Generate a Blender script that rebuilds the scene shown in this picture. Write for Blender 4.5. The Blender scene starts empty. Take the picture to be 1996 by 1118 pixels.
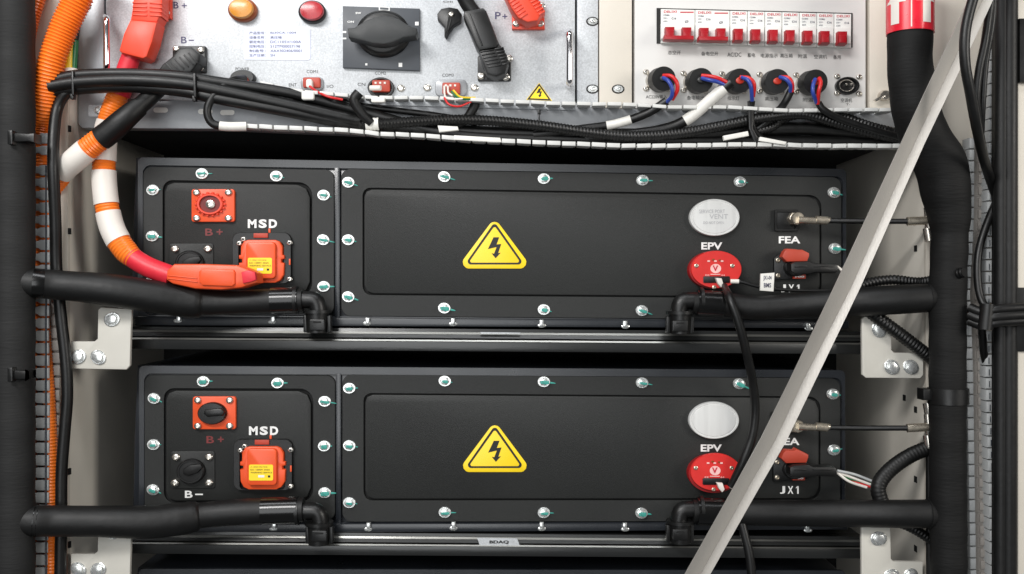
import bpy, math, random
from mathutils import Vector
random.seed(7)
scene = bpy.context.scene
COL = scene.collection
PI = math.pi
# ------------------------------------------------------------------ camera
S = 0.0006            # metres per photo unit on the rack's front plane
D = 2000.0            # camera distance in the same units
cam = bpy.data.cameras.new('camera'); camo = bpy.data.objects.new('camera', cam)
COL.objects.link(camo); camo.location = (0, -D*S, 0); camo.rotation_euler = (PI/2, 0, 0)
cam.sensor_fit = 'HORIZONTAL'; cam.angle = 2*math.atan(998/D); cam.clip_start = 0.01; cam.clip_end = 100
scene.camera = camo
# ------------------------------------------------------------------ world
w = bpy.data.worlds.new('World'); scene.world = w; w.use_nodes = True
bg = w.node_tree.nodes['Background']; bg.inputs[0].default_value = (0.93, 0.97, 1.0, 1); bg.inputs[1].default_value = 0.13
# ------------------------------------------------------------------ lamps (workshop lighting in front of the cabinet)
def area(name, loc, tgt, sx, sy, e, col=(1, 1, 1)):
    l = bpy.data.lights.new(name, 'AREA'); l.shape = 'RECTANGLE'; l.size = sx; l.size_y = sy; l.energy = e; l.color = col
    o = bpy.data.objects.new(name, l); COL.objects.link(o); o.location = loc
    o.rotation_euler = (Vector(tgt)-Vector(loc)).to_track_quat('-Z', 'Y').to_euler(); return o
area('ceiling_lamp_near_left', (-0.85, -1.55, 1.05), (-0.1, 0, -0.1), 0.9, 0.35, 30, (1.0, 0.985, 0.97))
area('low_side_lamp_right', (1.6, -1.2, 0.4), (-0.5, 0, -0.05), 0.6, 0.6, 15, (1.0, 0.96, 0.90))  # unseen side lamp, set low and wide to brighten the left inner wall
area('ceiling_lamp_overhead', (-0.15, -0.75, 1.5), (0, -0.05, -0.1), 1.6, 0.25, 11, (0.96, 0.98, 1.0))
area('soft_fill_behind_camera', (-0.5, -2.6, 0.1), (0, 0, 0), 1.4, 1.6, 23, (0.97, 0.99, 1.0))  # unseen broad fill behind the camera for flat frontal light
scene.view_settings.view_transform = 'Standard'; scene.view_settings.look = 'None'
scene.view_settings.gamma = 1; scene.view_settings.exposure = 0.0; scene.view_settings.use_curve_mapping = False

# ------------------------------------------------------------------ helpers
def Wp(px, py, d):
    f = (D-d)/D
    return ((px-998)*S*f, -d*S, (559-py)*S*f)
def lin(c):
    c /= 255.0
    return c/12.92 if c <= 0.04045 else ((c+0.055)/1.055)**2.4
def mat(name, rgb, rough=0.5, metal=0.0, var=0.12, scale=60, bump=0.0, bscale=900, rvar=0.1, coat=0.0, spec=0.5,
        stretch=None, fine=0.0, fscale=1500, sss=0.0, alpha=1.0, trans=0.0):
    m = bpy.data.materials.new(name); m.use_nodes = True
    nt = m.node_tree; N = nt.nodes; L = nt.links; b = N['Principled BSDF']
    base = [lin(v) for v in rgb]
    tc = N.new('ShaderNodeTexCoord'); mp = N.new('ShaderNodeMapping'); L.new(tc.outputs['Object'], mp.inputs['Vector'])
    if stretch: mp.inputs['Scale'].default_value = stretch
    nz = N.new('ShaderNodeTexNoise'); nz.inputs['Scale'].default_value = scale; nz.inputs['Detail'].default_value = 6
    L.new(mp.outputs[0], nz.inputs['Vector'])
    cr = N.new('ShaderNodeValToRGB'); cr.color_ramp.elements[0].position = 0.3; cr.color_ramp.elements[1].position = 0.7
    cr.color_ramp.elements[0].color = [v*(1-var) for v in base]+[1]
    cr.color_ramp.elements[1].color = [min(1, v*(1+var)) for v in base]+[1]
    L.new(nz.outputs['Fac'], cr.inputs[0])
    out = cr.outputs[0]
    if fine > 0:
        n2 = N.new('ShaderNodeTexNoise'); n2.inputs['Scale'].default_value = fscale; n2.inputs['Detail'].default_value = 3
        L.new(tc.outputs['Object'], n2.inputs['Vector'])
        mr = N.new('ShaderNodeMapRange'); mr.inputs[1].default_value = .3; mr.inputs[2].default_value = .7
        mr.inputs[3].default_value = 1-fine; mr.inputs[4].default_value = 1+fine
        L.new(n2.outputs['Fac'], mr.inputs[0])
        mx = N.new('ShaderNodeVectorMath'); mx.operation = 'SCALE'
        L.new(out, mx.inputs[0]); L.new(mr.outputs[0], mx.inputs['Scale']); out = mx.outputs[0]
    L.new(out, b.inputs['Base Color'])
    r2 = N.new('ShaderNodeMapRange'); r2.inputs[3].default_value = max(0.03, rough-rvar); r2.inputs[4].default_value = min(1, rough+rvar)
    L.new(nz.outputs['Fac'], r2.inputs[0]); L.new(r2.outputs[0], b.inputs['Roughness'])
    b.inputs['Metallic'].default_value = metal
    b.inputs['Specular IOR Level'].default_value = spec
    b.inputs['Coat Weight'].default_value = coat; b.inputs['Coat Roughness'].default_value = 0.15
    if trans: b.inputs['Transmission Weight'].default_value = trans
    if bump > 0:
        n3 = N.new('ShaderNodeTexNoise'); n3.inputs['Scale'].default_value = bscale; n3.inputs['Detail'].default_value = 2
        mp3 = N.new('ShaderNodeMapping'); L.new(tc.outputs['Object'], mp3.inputs['Vector'])
        if stretch: mp3.inputs['Scale'].default_value = stretch
        L.new(mp3.outputs[0], n3.inputs['Vector'])
        bm_ = N.new('ShaderNodeBump'); bm_.inputs['Strength'].default_value = bump; bm_.inputs['Distance'].default_value = 0.0006
        L.new(n3.outputs['Fac'], bm_.inputs['Height']); L.new(bm_.outputs[0], b.inputs['Normal'])
    return m
M = dict(
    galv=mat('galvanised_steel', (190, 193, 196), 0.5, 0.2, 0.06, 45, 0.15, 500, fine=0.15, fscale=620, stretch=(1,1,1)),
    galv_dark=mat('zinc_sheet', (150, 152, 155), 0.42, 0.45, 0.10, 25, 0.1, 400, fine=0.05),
    white_panel=mat('white_powder_coat', (208, 206, 203), 0.45, 0, 0.02, 20, 0.15, 1200, fine=0.02),
    cream=mat('cream_powder_coat', (206, 199, 187), 0.5, 0, 0.04, 14, 0.15, 1200, fine=0.02),
    bracket=mat('offwhite_bracket_paint', (204, 201, 192), 0.42, 0, 0.03, 30, 0.15, 900),
    void=mat('matt_shade_black', (14, 14, 14), 0.9, 0, 0.1, 30),  # black stands in for shade in gaps, holes and the cabinet's depth
    pack=mat('black_powder_coat', (32, 33, 32), 0.5, 0, 0.22, 6, 0.4, 1500, fine=0.16, fscale=900, spec=0.4, rvar=0.16),
    pack_rim=mat('satin_black_coat', (32, 35, 40), 0.3, 0.0, 0.12, 14, 0.10, 900, spec=0.7),
    pack_in=mat('black_groove', (9, 9, 9), 0.8),
    tray=mat('black_anodised_rail', (34, 35, 35), 0.28, 0.2, 0.25, 18, 0.15, 300, stretch=(0.15, 1, 1), spec=0.7),
    tray_glint=mat('painted_edge_glint', (150, 150, 146), 0.3, 0.9, 0.08, 20, 0.1, 300, stretch=(0.15, 1, 1)),  # pale metal paints in the lamp reflection along the dark tray edges
    zinc=mat('zinc_plated_bolt', (228, 230, 228), 0.27, 0.8, 0.12, 300, 0.1, 900),
    steel=mat('stainless_steel', (205, 200, 192), 0.25, 0.95, 0.08, 200),
    nickel=mat('nickel_connector', (205, 195, 178), 0.28, 0.85, 0.10, 200),
    chrome=mat('polished_chrome', (228, 226, 228), 0.08, 1.0, 0.03, 100, rvar=0.03),
    teal=mat('teal_torque_paint', (58, 150, 138), 0.5, 0, 0.25, 400),
    orange=mat('orange_plastic', (230, 84, 38), 0.4, 0, 0.05, 60, 0.1, 1200),
    orange_h=mat('orange_corrugated_plastic', (244, 122, 34), 0.34, 0, 0.05, 60, spec=0.6),
    salmon=mat('bright_orange_plastic', (228, 70, 42), 0.42, 0, 0.05, 60, 0.1, 1200),
    redshrink=mat('red_heat_shrink', (214, 40, 56), 0.45, 0, 0.08, 80, 0.2, 300),
    white_s=mat('white_sleeve', (226, 220, 212), 0.45, 0, 0.03, 60, 0.1, 300),
    black_p=mat('black_plastic', (12, 12, 12), 0.4, 0, 0.15, 60, 0.15, 900),
    black_c=mat('black_cable_jacket', (11, 11, 11), 0.42, 0, 0.2, 80, 0.15, 300, spec=0.45),
    rubber=mat('black_rubber_hose', (13, 13, 13), 0.5, 0, 0.25, 22, 0.5, 120, spec=0.4, fine=0.1, fscale=500),
    foam_d=mat('dark_riser_tape', (13, 13, 13), 0.7, 0, 0.3, 40, 0.7, 260, stretch=(0.25, 0.25, 1.6), fine=0.15, spec=0.3),
    foam=mat('black_foam_tape', (16, 16, 16), 0.75, 0, 0.25, 40, 0.6, 260, stretch=(0.25, 0.25, 1.6), fine=0.15),
    grey_sw=mat('dark_grey_switch_plastic', (66, 70, 76), 0.45, 0, 0.04, 60, 0.1, 1200),
    knob=mat('charcoal_knob_plastic', (40, 42, 43), 0.5, 0, 0.05, 60, 0.25, 1300),
    yel_lens=mat('amber_lens', (206, 134, 22), 0.3, 0, 0.06, 400, 0.2, 900, coat=0.3),
    amber_b=mat('amber_bezel', (140, 66, 16), 0.35, 0, 0.05, 60),
    red_lens=mat('red_lens', (172, 12, 30), 0.3, 0, 0.08, 400, 0.2, 900, coat=0.3),
    yellow=mat('yellow_warning_vinyl', (250, 214, 30), 0.4, 0, 0.03, 60),
    ink=mat('black_ink', (18, 16, 14), 0.5),
    white_ink=mat('white_ink', (232, 232, 230), 0.5),
    dull_red_ink=mat('dull_red_ink', (112, 36, 36), 0.5),
    navy_ink=mat('navy_ink', (62, 58, 96), 0.5),
    grey_ink=mat('grey_ink', (72, 72, 92), 0.5),
    red_ink=mat('red_ink', (196, 30, 52), 0.5),
    label_w=mat('white_label_vinyl', (206, 211, 236), 0.35, 0, 0.02, 60),
    paper=mat('white_tag', (224, 222, 216), 0.5, 0, 0.05, 200),
    breaker=mat('white_breaker_plastic', (224, 224, 220), 0.35, 0, 0.02, 60),
    toggle=mat('red_toggle_plastic', (160, 12, 26), 0.35, 0, 0.06, 60),
    epv=mat('red_disc_plastic', (212, 44, 40), 0.4, 0, 0.05, 60),
    epv_side=mat('dark_red_rim_plastic', (150, 22, 24), 0.4, 0, 0.05, 60),
    silver=mat('brushed_silver_cap', (226, 226, 224), 0.38, 0.3, 0.05, 30, stretch=(6, 1, 0.3)),
    brick=mat('brick_red_silicone', (172, 60, 40), 0.5, 0, 0.08, 60),
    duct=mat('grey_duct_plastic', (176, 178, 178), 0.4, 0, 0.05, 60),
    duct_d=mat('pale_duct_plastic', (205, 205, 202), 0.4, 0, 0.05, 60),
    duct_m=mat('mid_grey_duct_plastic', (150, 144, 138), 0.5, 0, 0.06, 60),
    strut=mat('painted_steel_strut', (178, 174, 168), 0.4, 0.15, 0.09, 14, 0.2, 500, fine=0.06, stretch=(1, 1, 0.4), rvar=0.15),
    redw=mat('red_wire', (200, 34, 34), 0.35), bluew=mat('blue_wire', (44, 66, 150), 0.35),
    greenw=mat('green_wire', (20, 110, 60), 0.35), yelloww=mat('yellow_wire', (236, 200, 40), 0.35),
    redtape=mat('red_tape', (222, 26, 48), 0.3, 0, 0.05, 60, coat=0.3),
    gloss=mat('glossy_black_plastic', (10, 10, 10), 0.22, 0, 0.2, 60, rvar=0.06, coat=0.1, spec=0.45),
    copper=mat('red_core', (190, 50, 30), 0.4),
)
ORG = {}
class MB:
    def __init__(s): s.v = []; s.f = []; s.flat = False
    def add(s, vs, fs):
        o = len(s.v); s.v += [tuple(x) for x in vs]; s.f += [tuple(i+o for i in f) for f in fs]; return s
    def loops(s, loops, cap0=True, cap1=True, closed=True):
        n = len(loops[0]); vs = [p for l in loops for p in l]; fs = []
        for a in range(len(loops)-1):
            for i in range(n if closed else n-1):
                j = (i+1) % n
                fs.append((a*n+i, a*n+j, (a+1)*n+j, (a+1)*n+i))
        if cap0: fs.append(tuple(range(n))[::-1])
        if cap1: fs.append(tuple((len(loops)-1)*n+i for i in range(n)))
        return s.add(vs, fs)
    def prism(s, pts, d1, d0, bev=1.0):
        """front outline in photo units at depth d1, straight back to depth d0, front edge bevelled"""
        W = [Wp(x, y, d1) for x, y in pts]
        area2 = sum(W[i][0]*W[(i+1) % len(W)][2]-W[(i+1) % len(W)][0]*W[i][2] for i in range(len(W)))
        if area2 < 0: W = W[::-1]          # counter-clockwise seen from the camera
        n = len(W); b = bev*S
        def inset(k):
            out = []
            for i in range(n):
                p0, p1, p2 = W[i-1], W[i], W[(i+1) % n]
                e1 = (p1[0]-p0[0], p1[2]-p0[2]); e2 = (p2[0]-p1[0], p2[2]-p1[2])
                l1 = math.hypot(*e1) or 1; l2 = math.hypot(*e2) or 1
                n1 = (-e1[1]/l1, e1[0]/l1); n2 = (-e2[1]/l2, e2[0]/l2)
                m = (n1[0]+n2[0], n1[1]+n2[1]); q = max(0.35, (m[0]*m[0]+m[1]*m[1])/2)
                out.append((p1[0]+m[0]/q*k, p1[2]+m[1]/q*k))
            return out
        Y1 = -d1*S; Y0 = -d0*S
        back = [(x, Y0, z) for x, _, z in W]
        if bev > 0:
            side = [(x, Y1+b, z) for x, _, z in W]; fr = [(x, Y1, z) for x, z in inset(b)]
            mid = [(x, Y1+b*0.3, z) for x, z in inset(b*0.3)]
            s.loops([back, side, mid, fr])
        else: s.loops([back, [(x, Y1, z) for x, _, z in W]])
        return s
    def box(s, x0, y0, x1, y1, d1, d0, bev=1.0): return s.prism([(x0, y0), (x1, y0), (x1, y1), (x0, y1)], d1, d0, bev)
    def ring(s, outer, inner, d1, d0):
        O = [Wp(x, y, d1) for x, y in outer]; I = [Wp(x, y, d1) for x, y in inner]
        dy = (d1-d0)*S; e = 0.8*S
        sh = lambda L, k, c=None: [(x, y+k, z) for x, y, z in L]
        cx = sum(p[0] for p in O)/len(O); cz = sum(p[2] for p in O)/len(O)
        def tow(L, k):
            r = []
            for x, y, z in L:
                v = Vector((cx-x, 0, cz-z)); v.normalize(); r.append((x+v.x*k, y, z+v.z*k))
            return r
        s.loops([sh(O, dy), sh(O, e), tow(O, e), tow(I, -e), sh(I, e), sh(I, dy)], False, False); return s
    def disc(s, cx, cy, rx, ry, prof, n=40, cap=True):
        """prof: list of (radius factor, depth); centre fixed in the world at the first depth"""
        X, _, Z = Wp(cx, cy, prof[0][1]); f = (D-prof[0][1])/D
        loops = [[(X+math.cos(2*PI*i/n)*rx*S*f*k, -d*S, Z+math.sin(2*PI*i/n)*ry*S*f*k) for i in range(n)] for k, d in prof]
        return s.loops(loops, True, cap)
    def tube(s, P, r, n=20, rib=0.0, pitch=6.0, capr=True, step=None):
        """P list of world points (dense); r radius in photo units, number or function of t"""
        rf = r if callable(r) else (lambda t: r)
        L = [0]
        for a, b in zip(P, P[1:]): L.append(L[-1]+(Vector(b)-Vector(a)).length)
        tot = L[-1]; st = (step or (pitch/4 if rib else 4.0))*S
        m = max(2, int(tot/st)); pts = []; j = 0
        for i in range(m+1):
            q = tot*i/m
            while j < len(L)-2 and L[j+1] < q: j += 1
            k = (q-L[j])/max(1e-9, L[j+1]-L[j]); pts.append(Vector(P[j]).lerp(Vector(P[j+1]), k))
        up = Vector((0, -1, 0)); loops = []
        for i, p in enumerate(pts):
            t = (pts[min(i+1, m)]-pts[max(i-1, 0)]).normalized()
            a = t.cross(up)
            if a.length < 1e-4: a = t.cross(Vector((1, 0, 0)))
            a.normalize(); b = a.cross(t).normalized(); up = b
            rr = rf(i/m)*S
            if rib: rr *= 1+rib*(0.5-0.5*math.cos(2*PI*(tot*i/m)/(pitch*S)) - 0.5)*2*0.5
            loops.append([tuple(p+a*(math.cos(2*PI*q/n)*rr)+b*(math.sin(2*PI*q/n)*rr)) for q in range(n)])
        s.loops(loops, True, True); return s
    def text(s, body, rect, d, bold=0.0, skew=0.0):
        """lettering filling rect=(x0,y0,x1,y1) at depth d, on a baseline falling by skew per unit of x"""
        c = bpy.data.curves.new('t', 'FONT'); c.body = body; c.size = 1; c.offset = bold; c.resolution_u = 3
        o = bpy.data.objects.new('t', c); COL.objects.link(o)
        dg = bpy.context.evaluated_depsgraph_get(); dg.update()
        me = bpy.data.meshes.new_from_object(o.evaluated_get(dg))
        vs = [v.co.copy() for v in me.vertices]; fs = [tuple(p.vertices) for p in me.polygons]
        bpy.data.objects.remove(o); bpy.data.curves.remove(c); bpy.data.meshes.remove(me)
        if not vs: return s
        x0 = min(v.x for v in vs); x1 = max(v.x for v in vs); y0 = min(v.y for v in vs); y1 = max(v.y for v in vs)
        X0, Y0, X1, Y1 = rect; out = []
        for v in vs:
            px = X0+(v.x-x0)/max(1e-6, x1-x0)*(X1-X0); py = Y1-(v.y-y0)/max(1e-6, y1-y0)*(Y1-Y0)+(px-X0)*skew
            out.append(Wp(px, py, d))
        return s.add(out, fs)
    def sheet(s, pts, d): return s.prism(pts, d, d-0.6, 0)
    def build(s, name, m, parent=None, **kw):
        me = bpy.data.meshes.new(name); o = bpy.data.objects.new(name, me); COL.objects.link(o)
        if parent is not None:
            org = ORG[parent.name]; o.parent = parent
        else:
            n = len(s.v); xs = [v[0] for v in s.v]; ys = [v[1] for v in s.v]; zs = [v[2] for v in s.v]
            org = Vector(((min(xs)+max(xs))/2, (min(ys)+max(ys))/2, min(zs))); o.location = org
        ORG[o.name] = org
        me.from_pydata([(x-org[0], y-org[1], z-org[2]) for x, y, z in s.v], [], s.f)
        me.validate(); 
        import bmesh
        bm = bmesh.new(); bm.from_mesh(me); bmesh.ops.recalc_face_normals(bm, faces=bm.faces); bm.to_mesh(me); bm.free()
        if len(me.polygons):
            me.polygons.foreach_set('use_smooth', [True]*len(me.polygons)); me.set_sharp_from_angle(angle=math.radians(38))
        me.materials.append(M[m] if isinstance(m, str) else m)
        if kw: tag(o, **kw)
        return o
def tag(o, label=None, cat=None, group=None, kind=None):
    if label: o['label'] = label
    if cat: o['category'] = cat
    if group: o['group'] = group
    if kind: o['kind'] = kind
    return o
def thing(name, at, label, cat, group=None):
    o = bpy.data.objects.new(name, None); COL.objects.link(o); o.empty_display_size = 0.01
    o.location = Vector(Wp(*at)); ORG[o.name] = Vector(Wp(*at)); return tag(o, label, cat, group)
def rrect(x0, y0, x1, y1, r, n=5, sk=0.0, rs=None):
    """rounded rectangle; sk lowers y by sk per x"""
    rs = rs or (r, r, r, r); P = []
    for (cx, cy, a0, rr) in ((x0+rs[0], y0+rs[0], 180, rs[0]), (x1-rs[1], y0+rs[1], 270, rs[1]), (x1-rs[2], y1-rs[2], 0, rs[2]), (x0+rs[3], y1-rs[3], 90, rs[3])):
        for i in range(n+1):
            a = math.radians(a0+90*i/n); P.append((cx+math.cos(a)*rr, cy+math.sin(a)*rr))
    return [(x, y+(x-x0)*sk) for x, y in P]
def ell(cx, cy, rx, ry, n=28, a0=0, a1=360): return [(cx+rx*math.cos(math.radians(a0+(a1-a0)*i/n)), cy+ry*math.sin(math.radians(a0+(a1-a0)*i/n))) for i in range(n)]
def spline(pts, k=14):
    P = [Vector(Wp(*p)) for p in pts]; out = []
    Q = [P[0]*2-P[1]]+P+[P[-1]*2-P[-2]]
    for i in range(1, len(Q)-2):
        a, b, c, d = Q[i-1], Q[i], Q[i+1], Q[i+2]
        for j in range(k):
            t = j/k; out.append(0.5*((2*b)+(-a+c)*t+(2*a-5*b+4*c-d)*t*t+(-a+3*b-3*c+d)*t*t*t))
    out.append(P[-1]); return out
def cut(path, t0, t1):
    n = len(path)-1; a = t0*n; b = t1*n; g = lambda q: path[min(n, int(q))].lerp(path[min(n, int(q)+1)], q-int(q))
    return [g(a)]+[path[i] for i in range(int(a)+1, int(math.ceil(b)))]+[g(b)]
def interp(x, tab):
    if x <= tab[0][0]: return tab[0][1]
    for (a, b), (c, e) in zip(tab, tab[1:]):
        if x <= c: return b+(e-b)*(x-a)/(c-a)
    return tab[-1][1]
def screwmesh(mb, x, y, r, d, h=4, sl=0.88):
    mb.disc(x, y, r, r*sl, [(1, d-1), (1, d+h*0.35), (0.9, d+h*0.75), (0.62, d+h), (0.45, d+h), (0.38, d+h*0.45)], 20)
# generic cable: one thing, path, sleeves as children
def cable(name, pts, r, m, label, cat='cable', group=None, rib=0, pitch=6, parts=(), n=16):
    """parts: (part name, t0, t1, radius, material, rib)"""
    path = spline(pts); mb = MB(); mb.tube(path, r, n, rib, pitch)
    if not parts: return mb.build(name, m, None, label=label, cat=cat, group=group)
    mid = pts[0]
    t = thing(name, mid, label, cat, group)
    mb.build('jacket', m, t)
    for (pn, t0, t1, rr, mm, rb) in parts:
        MB().tube(cut(path, t0, t1), rr, n, rb, pitch).build(pn, mm, t)
    return t

# ------------------------------------------------------------------ cabinet (large structure)
M['cream_lightened'] = mat('lightened_cream_coat', (228, 222, 210), 0.5, 0, 0.05, 14, 0.15, 1200, fine=0.02)  # cream coat made lighter to make up for weak light on the walls
cab = thing('cabinet', (998, 1300, -200), 'tall cream metal cabinet with a dark interior holding the racked packs', 'cabinet')
xl = Wp(134, 0, 60)[0]/S; xr = Wp(1803, 0, 60)[0]/S
def wbox(mb, X0, X1, d0, d1, Z0, Z1):     # axis box, units: photo units in the world (no projection)
    v = [(X*S, -d*S, Z*S) for X in (X0, X1) for d in (d0, d1) for Z in (Z0, Z1)]
    mb.add(v, [(0, 1, 3, 2), (4, 6, 7, 5), (0, 4, 5, 1), (2, 3, 7, 6), (0, 2, 6, 4), (1, 5, 7, 3)])
m = MB(); wbox(m, xl-4, xl, -470, 57, -760, 800); m.build('side_wall', 'cream_lightened', cab)
m = MB(); wbox(m, xr, xr+4, -470, 57, -760, 800); m.build('side_wall', 'cream_lightened', cab)
m = MB(); wbox(m, xl, xr, -474, -470, -760, 800); m.build('back_wall', 'void', cab)  # coloured black so the depth behind the packs reads as shade
m = MB(); wbox(m, xl-120, xl+1, 57, 61, -760, 800); wbox(m, xl-12, xl+1, 61, 66, -760, 800); m.build('front_post', 'cream', cab)
m = MB(); wbox(m, xr-1, xr+200, 57, 61, -760, 800); wbox(m, xr-1, xr+9, 61, 67, -760, 800); m.build('front_post', 'cream', cab)
for (x, y) in ((134, 250), (134, 450), (134, 919), (134, 1062)):
    MB().box(x-1.5, y-6, x+2, y+6, 67, 60, 0).build('slot', 'void', cab)
def wslot(px, py, dd, sgn=1):
    X = xr; d = D-(X*D)/(px-998); z = (559-py)*(D-d)/D
    mb = MB(); wbox(mb, X-0.8, X+0.5, d-7, d+7, z-6, z+6); mb.build('slot', 'void', cab)
for q in ((1785, 484), (1785, 700), (1763, 775), (1785, 798), (1785, 934), (1785, 1069)): wslot(q[0], q[1], 0)

# ------------------------------------------------------------------ bolts
bolt_me = {}
def bolt(parent, x, y, d, mark=True, r=13, ang=0.0):
    key = (mark, r)
    if key not in bolt_me:
        mb = MB(); X, Y, Z = Wp(998, 559, 0)
        mb.disc(998, 559, r, r*0.86, [(1, 0), (1, 2.0), (0.93, 2.8), (0.8, 2.8), (0.76, 3.4)], 26)
        pts = [(998+r*0.74*math.cos(math.radians(a)), 559+r*0.64*math.sin(math.radians(a))) for a in range(0, 360, 60)]
        mb.prism(pts, 8.5, 2.5, 1.6)
        me0 = mb.build('bolt', 'zinc', None)
        dat = me0.data
        for v in dat.vertices: v.co = v.co+ORG[me0.name]
        mk = None
        if mark:
            mb = MB()
            mb.prism([(998-7, 559-1.2), (998-2, 559-2.8), (998+9, 559-2.2), (998+9.5, 559+3.4), (998+2, 559+4.6), (998-6, 559+3.0)], 9.3, 8.2, 0.4)
            mb.prism([(998+4, 559-1.2), (998+r+5, 559+0.3), (998+r+9, 559+1.4), (998+r+8, 559+2.6), (998+r+4, 559+2.8), (998+4, 559+3.0)], 1.6, 0.3, 0.3)
            k = mb.build('paint_mark', 'teal', None); mk = k.data
            for v in mk.vertices: v.co = v.co+Vector(ORG[k.name])
            bpy.data.objects.remove(k)
        bpy.data.objects.remove(me0); bolt_me[key] = (dat, mk)
    dat, mk = bolt_me[key]
    o = bpy.data.objects.new('bolt', dat); COL.objects.link(o); o.parent = parent
    o.location = Vector(Wp(x, y, d))-Vector(ORG[parent.name]); o.rotation_euler = (0, ang, 0)
    f = (D-d)/D; o.scale = (f, 1, f)
    ORG[o.name] = Vector(Wp(x, y, d))
    if mk:
        k = bpy.data.objects.new('paint_mark', mk); COL.objects.link(k); k.parent = o; k.rotation_euler = (0, random.uniform(-.12, .12), 0); k.scale = (random.uniform(.72, 1.12), 1, random.uniform(.7, 1.25))
    return o

# ------------------------------------------------------------------ battery packs
def make_pack(idx):
    DV = [[(0, 0)], [(300, 406), (680, 401), (866, 398), (1060, 395.5), (1250, 394.5), (1625, 392.5)],
          [(300, 802), (680, 797), (1060, 790), (1625, 783)]][idx]
    DU = [[(0, 0)], [(300, 2.5), (680, 2), (1060, 0), (1625, -2)], [(300, 2.5), (680, 2), (1060, 0), (1625, -2)]][idx]
    m_ = lambda u, v: (u+interp(u, DU), v+interp(u, DV))
    mm = lambda L: [m_(u, v) for u, v in L]
    def sk(u, k=0.0155): return (u-266)*k      # the pack falls slightly to the right
    lab = ['upper black battery pack with an open orange B+ socket and a printed silver cap',
           'middle black battery pack with a black twist cap in its orange B+ socket',
           'lowest black battery pack showing only its top edge at the bottom of the photo'][idx]
    c = m_(960, 640)
    t = thing('battery_pack', (c[0], c[1], -200), lab, 'battery pack', 'black battery packs in the cabinet')
    # housing, tapered outline
    MB().prism(mm([(272, 306), (1636, 330), (1650, 340), (1650, 628), (255, 622), (258, 450), (264, 306)]), -7, -450, 5).build('housing', 'pack_rim', t)
    # raised rim running round both covers
    o = rrect(268, 306, 1650, 619, 10, 6); i = rrect(279, 321, 1643, 613, 16, 6)
    fix = lambda L, k=0.0165, b=0.008: [(x, y+(x-266)*(k if y < 460 else b)) for x, y in L]
    MB().ring(mm(fix(o)), mm(fix(i)), 0, -8).build('rim', 'pack_rim', t)
    mb = MB(); mb.prism(mm([(652, 326), (663, 326), (663, 622), (652, 622)]), 1, -8, 2); mb.build('centre_rib', 'pack_rim', t)
    # left cover: plate ring + inner pad with groove
    lo = fix(rrect(279, 324, 651, 609, 16, 6)); li = fix(rrect(318, 352, 608, 580, 12, 1, rs=(14, 22, 22, 14)))
    def plate(name, outer, inner_rect, cham, gap, depth_pad):
        mb = MB()
        x0, y0, x1, y1 = inner_rect
        hole = fix(rrect(x0, y0, x1, y1, 10, 6, rs=cham)); pad = fix(rrect(x0+gap, y0+gap, x1-gap, y1-gap, 10, 2, rs=tuple(max(3, q-gap*0.4) for q in cham)))
        mb.ring(mm(outer), mm(hole), 3, -8)
        p = mb.build(name, 'pack', t)
        MB().prism(mm(hole), -4, -9, 0).build('groove', 'pack_in', p)
        MB().prism(mm(pad), depth_pad, -6, 1.6).build('raised_pad', 'pack', p)
        return p
    ro = fix(rrect(665, 322, 1640, 612, 18, 6))
    lp = plate('left_cover', lo, (317, 350, 608, 574), (20, 26, 26, 20), 4.2, 5)
    rp = plate('right_cover', ro, (707, 358, 1601, 571), (16, 24, 24, 18), 3.0, 5)
    # bottom flange with studs
    fl = MB().prism(mm([(262, 616), (1655, 626), (1655, 640), (262, 634)]), 12, -440, 3).build('bottom_flange', 'pack_rim', t)
    if idx < 2:
        for (u, v) in ((347, 622), (531, 624), (716, 627), (883, 628), (1056, 631), (1219, 633), (1576, 637)):
            x, y = m_(u, v)
            s_ = MB(); s_.disc(x, y+3, 8, 4, [(1, 11), (1, 14), (0.7, 15)], 16); s_.box(x-4, y-8, x+4, y+4, 21, 12, 2); s_.build('stud', 'zinc', t)
        for (u, v) in ((394, 338), (539, 343), (298, 370), (631, 380), (679, 355), (866, 344), (1060, 348), (1252, 351), (1442, 354), (1625, 375), (1627, 484),
                       (297, 460), (630, 467), (679, 467), (631, 558), (679, 578), (866, 600), (1060, 603), (1251, 605), (296, 548), (1440, 607)):
            x, y = m_(u, v); bolt(t, x, y, 3, True, 12.4, random.uniform(-.14, .34))
    if idx == 2: return t
    # --- warning label
    x, y = m_(964, 430)
    tri = lambda cx, top, bot, hw, r, n=6: tri_round([(cx, top), (cx+hw, bot), (cx-hw, bot)], r, n)
    wl = MB().prism(tri(x, y-6, y+93, 74, 12), 6.4, 4.8, 0.3).build('warning_label', 'yellow', t)
    k = MB(); a = tri(x, y+2, y+85, 58, 6); b = tri(x, y+9.5, y+81.5, 51, 3.5)
    k.loops([[Wp(px, py, 6.9) for px, py in a], [Wp(px, py, 6.9) for px, py in b]], False, False)
    bolt_sign(k, x, y+56, 1.0, 6.9)
    k.build('warning_symbol', 'ink', wl)
    # --- B+ socket
    x, y = m_(415, 400)
    s = MB().prism(rrect(x-42, y-32, x+42, y+32, 5, 4), 12, 4, 1.5).build('positive_socket', 'orange', t)
    for sx in (-31, 31):
        for sy in (-25, 25):
            q = MB(); screwmesh(q, x+sx, y+sy, 7.5, 12, 5); q.build('screw', 'steel', s)
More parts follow.
